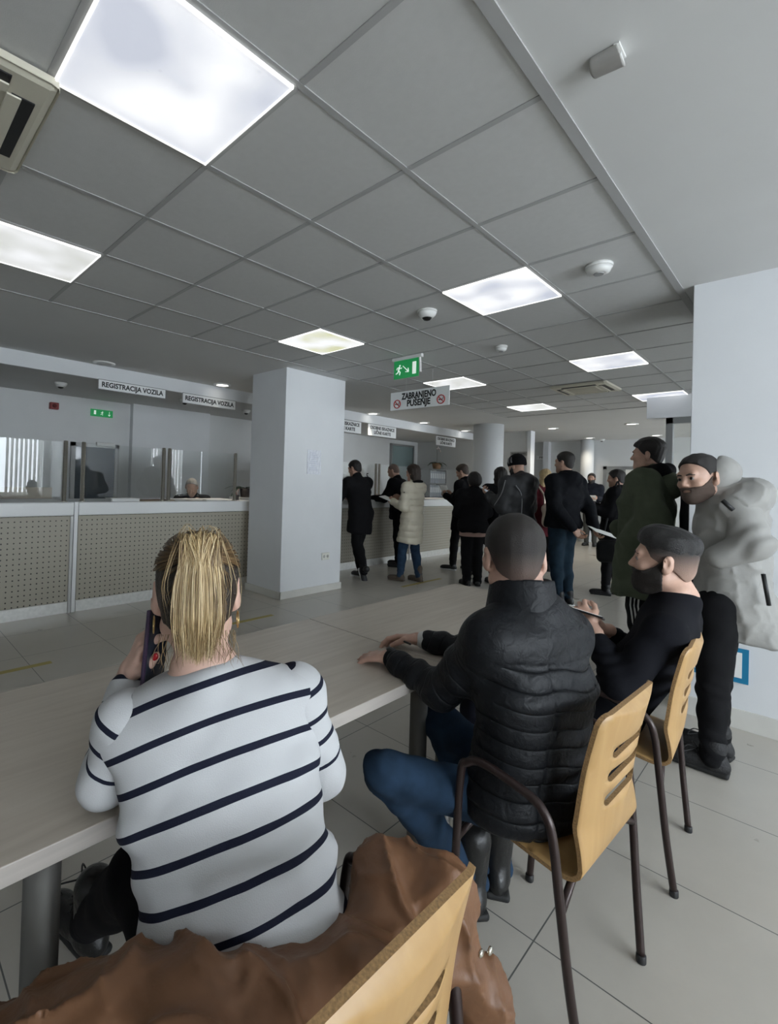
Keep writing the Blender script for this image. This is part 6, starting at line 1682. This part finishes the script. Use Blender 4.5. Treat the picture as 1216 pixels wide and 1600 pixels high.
def whitecoat():
    s = S(.0085); lat = J['r']
    s.loft(J['pel'], J['wai'], .20, .155, .20, .155, lat, .03); s.loft(J['wai'], J['che'], .20, .155, .215, .155, lat, .03); s.loft(J['che'], J['upp'], .215, .155, .19, .13, lat, .03)
    hem = P(1172, 992, 2.56); s.loft(hem, J['pel'], .235, .20, .205, .16, lat, .03); s.cut(hem, nrm(V3(-.10, 0, -1)))
    s.cone(J['upp']*.6+J['shL']*.4, J['shL'], .11, .082, .05); s.cone(J['upp']*.6+J['shR']*.4, J['shR'], .11, .082, .05)
    nb = J['nb']; s.cone(nb-J['tu']*.05, nb+J['tu']*.02, .095, .085, .03)
    s.ell(nb-J['tf']*.15-J['tu']*.055, [.15, .085, .085], frame(J['tf'], J['tu']), .03); s.blur(3)
    # open at the front below the chest
    fr_ = J['pel']+J['f']*.165; s.loft(fr_-V3(0, 0, .36)+J['f']*.06, fr_+V3(0, 0, .02), .17, .16, .14, .09, lat, .02)
    s.ops[-1] = ('sub',)+s.ops[-1][1:]
    s.fn(foldy(.010, 17, 2.)); s.fn(lambda X, Y, Z, D: D+.010*(np.abs(wob(X, Y, Z*.7, 26, 7.))-.3)-.006*(1-np.abs(wob(X, Y, Z, 40, 3.)))**4)
    return s
put('parka', whitecoat().geo(), gp, pm)
for sd in 'LR':
    s = S(.0075); s.cone(J['upp']*.3+J['sh'+sd]*.7, J['sh'+sd], .086, .080, .03); s.cone(J['sh'+sd], J['el'+sd], .080, .078, .03); s.cone(J['el'+sd], J['wr'+sd], .078, .058, .03); s.blur(2)
    def slf(X, Y, Z, D, sd=sd):
        q = J['el'+sd]; m_ = np.exp(-((X-q[0])**2+(Y-q[1])**2+(Z-q[2])**2)/.012)
        return D-.009*m_*np.sin(75*(Z*.8-X*.7)+2.5*wob(X, Y, Z, 18, 2.))-.005*wob(X, Y, Z, 30, 4.)
    s.fn(slf); put('sleeve', s.geo(), gp, pm)
s = S(.008); nb = J['nb']; s.cone(nb-J['tu']*.0, nb+J['tu']*.055-J['tf']*.01, .092, .098, .02); s.cone(nb+J['tu']*.0+J['tf']*.03, nb+J['tu']*.09+J['tf']*.03, .062, .070, .02, sub=True); s.fn(foldy(.006, 40, 2.)); put('parka_collar', s.geo(), gp, pm)
b = MB()
for pts in ([P(1129, 782, 2.32), P(1146, 797, 2.30)],): b.tube([Vector(q_)-pm.location for q_ in pts], .011, n=6)
b.build('sleeve_zip', black, pm)
b = MB(); q0 = P(1193, 897, 2.315); q1 = P(1202, 946, 2.31); b.tube([Vector(q0)-pm.location, Vector(q1)-pm.location], .010, n=6); b.build('pocket_zip', black, pm)
s = S(.010); s.loft(J['pel']+V3(-.05, 0, -.02), J['che']+J['f']*.0, .16, .125, .16, .13, J['r'], .04); s.cut(J['pel']+V3(0, 0, -.0), -J['up']); put('jumper', s.geo(), cloth('navy_jumper', (.010, .011, .018)), pm)
trousers(J, pm, cloth('black_jeans', (.007, .007, .008)), h=.009, t=.012, seed=44, folds=.008, r=(.085, .056, .052, .043), ff=34)
for sd in 'LR':
    o = shoe(J, sd, pm, mat('trainer_black', (.011, .011, .012), rough=.65, bump=.4, bscale=160), name='trainer', h=.006, high=.05, top_r=.05)
    d = nrm(J['toe'+sd]-J['an'+sd]); lt = nrm(np.cross(d, V3(0, 0, 1))); b = MB()
    for i in range(4):
        c_ = J['an'+sd]+d*(.125-.022*i)+V3(0, 0, -.022+.014*i); b.tube([Vector(c_+lt*.024-V3(0, 0, .004))-pm.location, Vector(c_+d*.008+V3(0, 0, .008))-pm.location, Vector(c_-lt*.024-V3(0, 0, .004))-pm.location], .003, n=6)
    b.tube([Vector(q_)-pm.location for q_ in smooth_path([J['an'+sd]+d*.055+V3(0, 0, .03), J['an'+sd]+d*.10-lt*.03+V3(0, 0, .055), J['an'+sd]+d*.12-lt*.05+V3(0, 0, .03), J['an'+sd]+d*.07+V3(0, 0, .032), J['an'+sd]+d*.09+lt*.04+V3(0, 0, .05)], 5)], .0028, n=6)
    b.build('laces', black, o)
hair(J, pm, fade_material('hair_crop', (.12, .08, .06), (.012, .009, .008), -.07, .03), h=.0055, t=.010, hs=[-.08, -.04, .0, .05, .1], ts=[-.003, -.001, .0, .005, .012], amp=.002, freq=170, prof=([-.11, -.07, -.045, -.025, .0, .012, .03, .05, .07, .085, .11], [-.072, -.070, -.04, .014, .024, .004, .042, .064, .082, .095, .11]))
s = S(.0055); head_sdf(s, c, A, u, ears=False); s.fn(inflate(.005)); s.fn(bear(c, A, u)); s.fn(lambda X, Y, Z, D: D-.0015*wob(X, Y, Z, 380, 1.)); put('beard', s.geo(), mat('beard_short', (.07, .045, .033), rough=.7, bump=.5, bscale=500), pm)
b = MB()
for x in (-1, 1): b.tube([Vector(c+(A[0]*x*q[0]+A[1]*q[1]+A[2]*q[2])*u)-pm.location for q in ((.012, .0945, .021), (.030, .0945, .025), (.050, .082, .020))], [.003, .0045, .002], n=7)
b.build('eyebrows', hair_dk, pm)
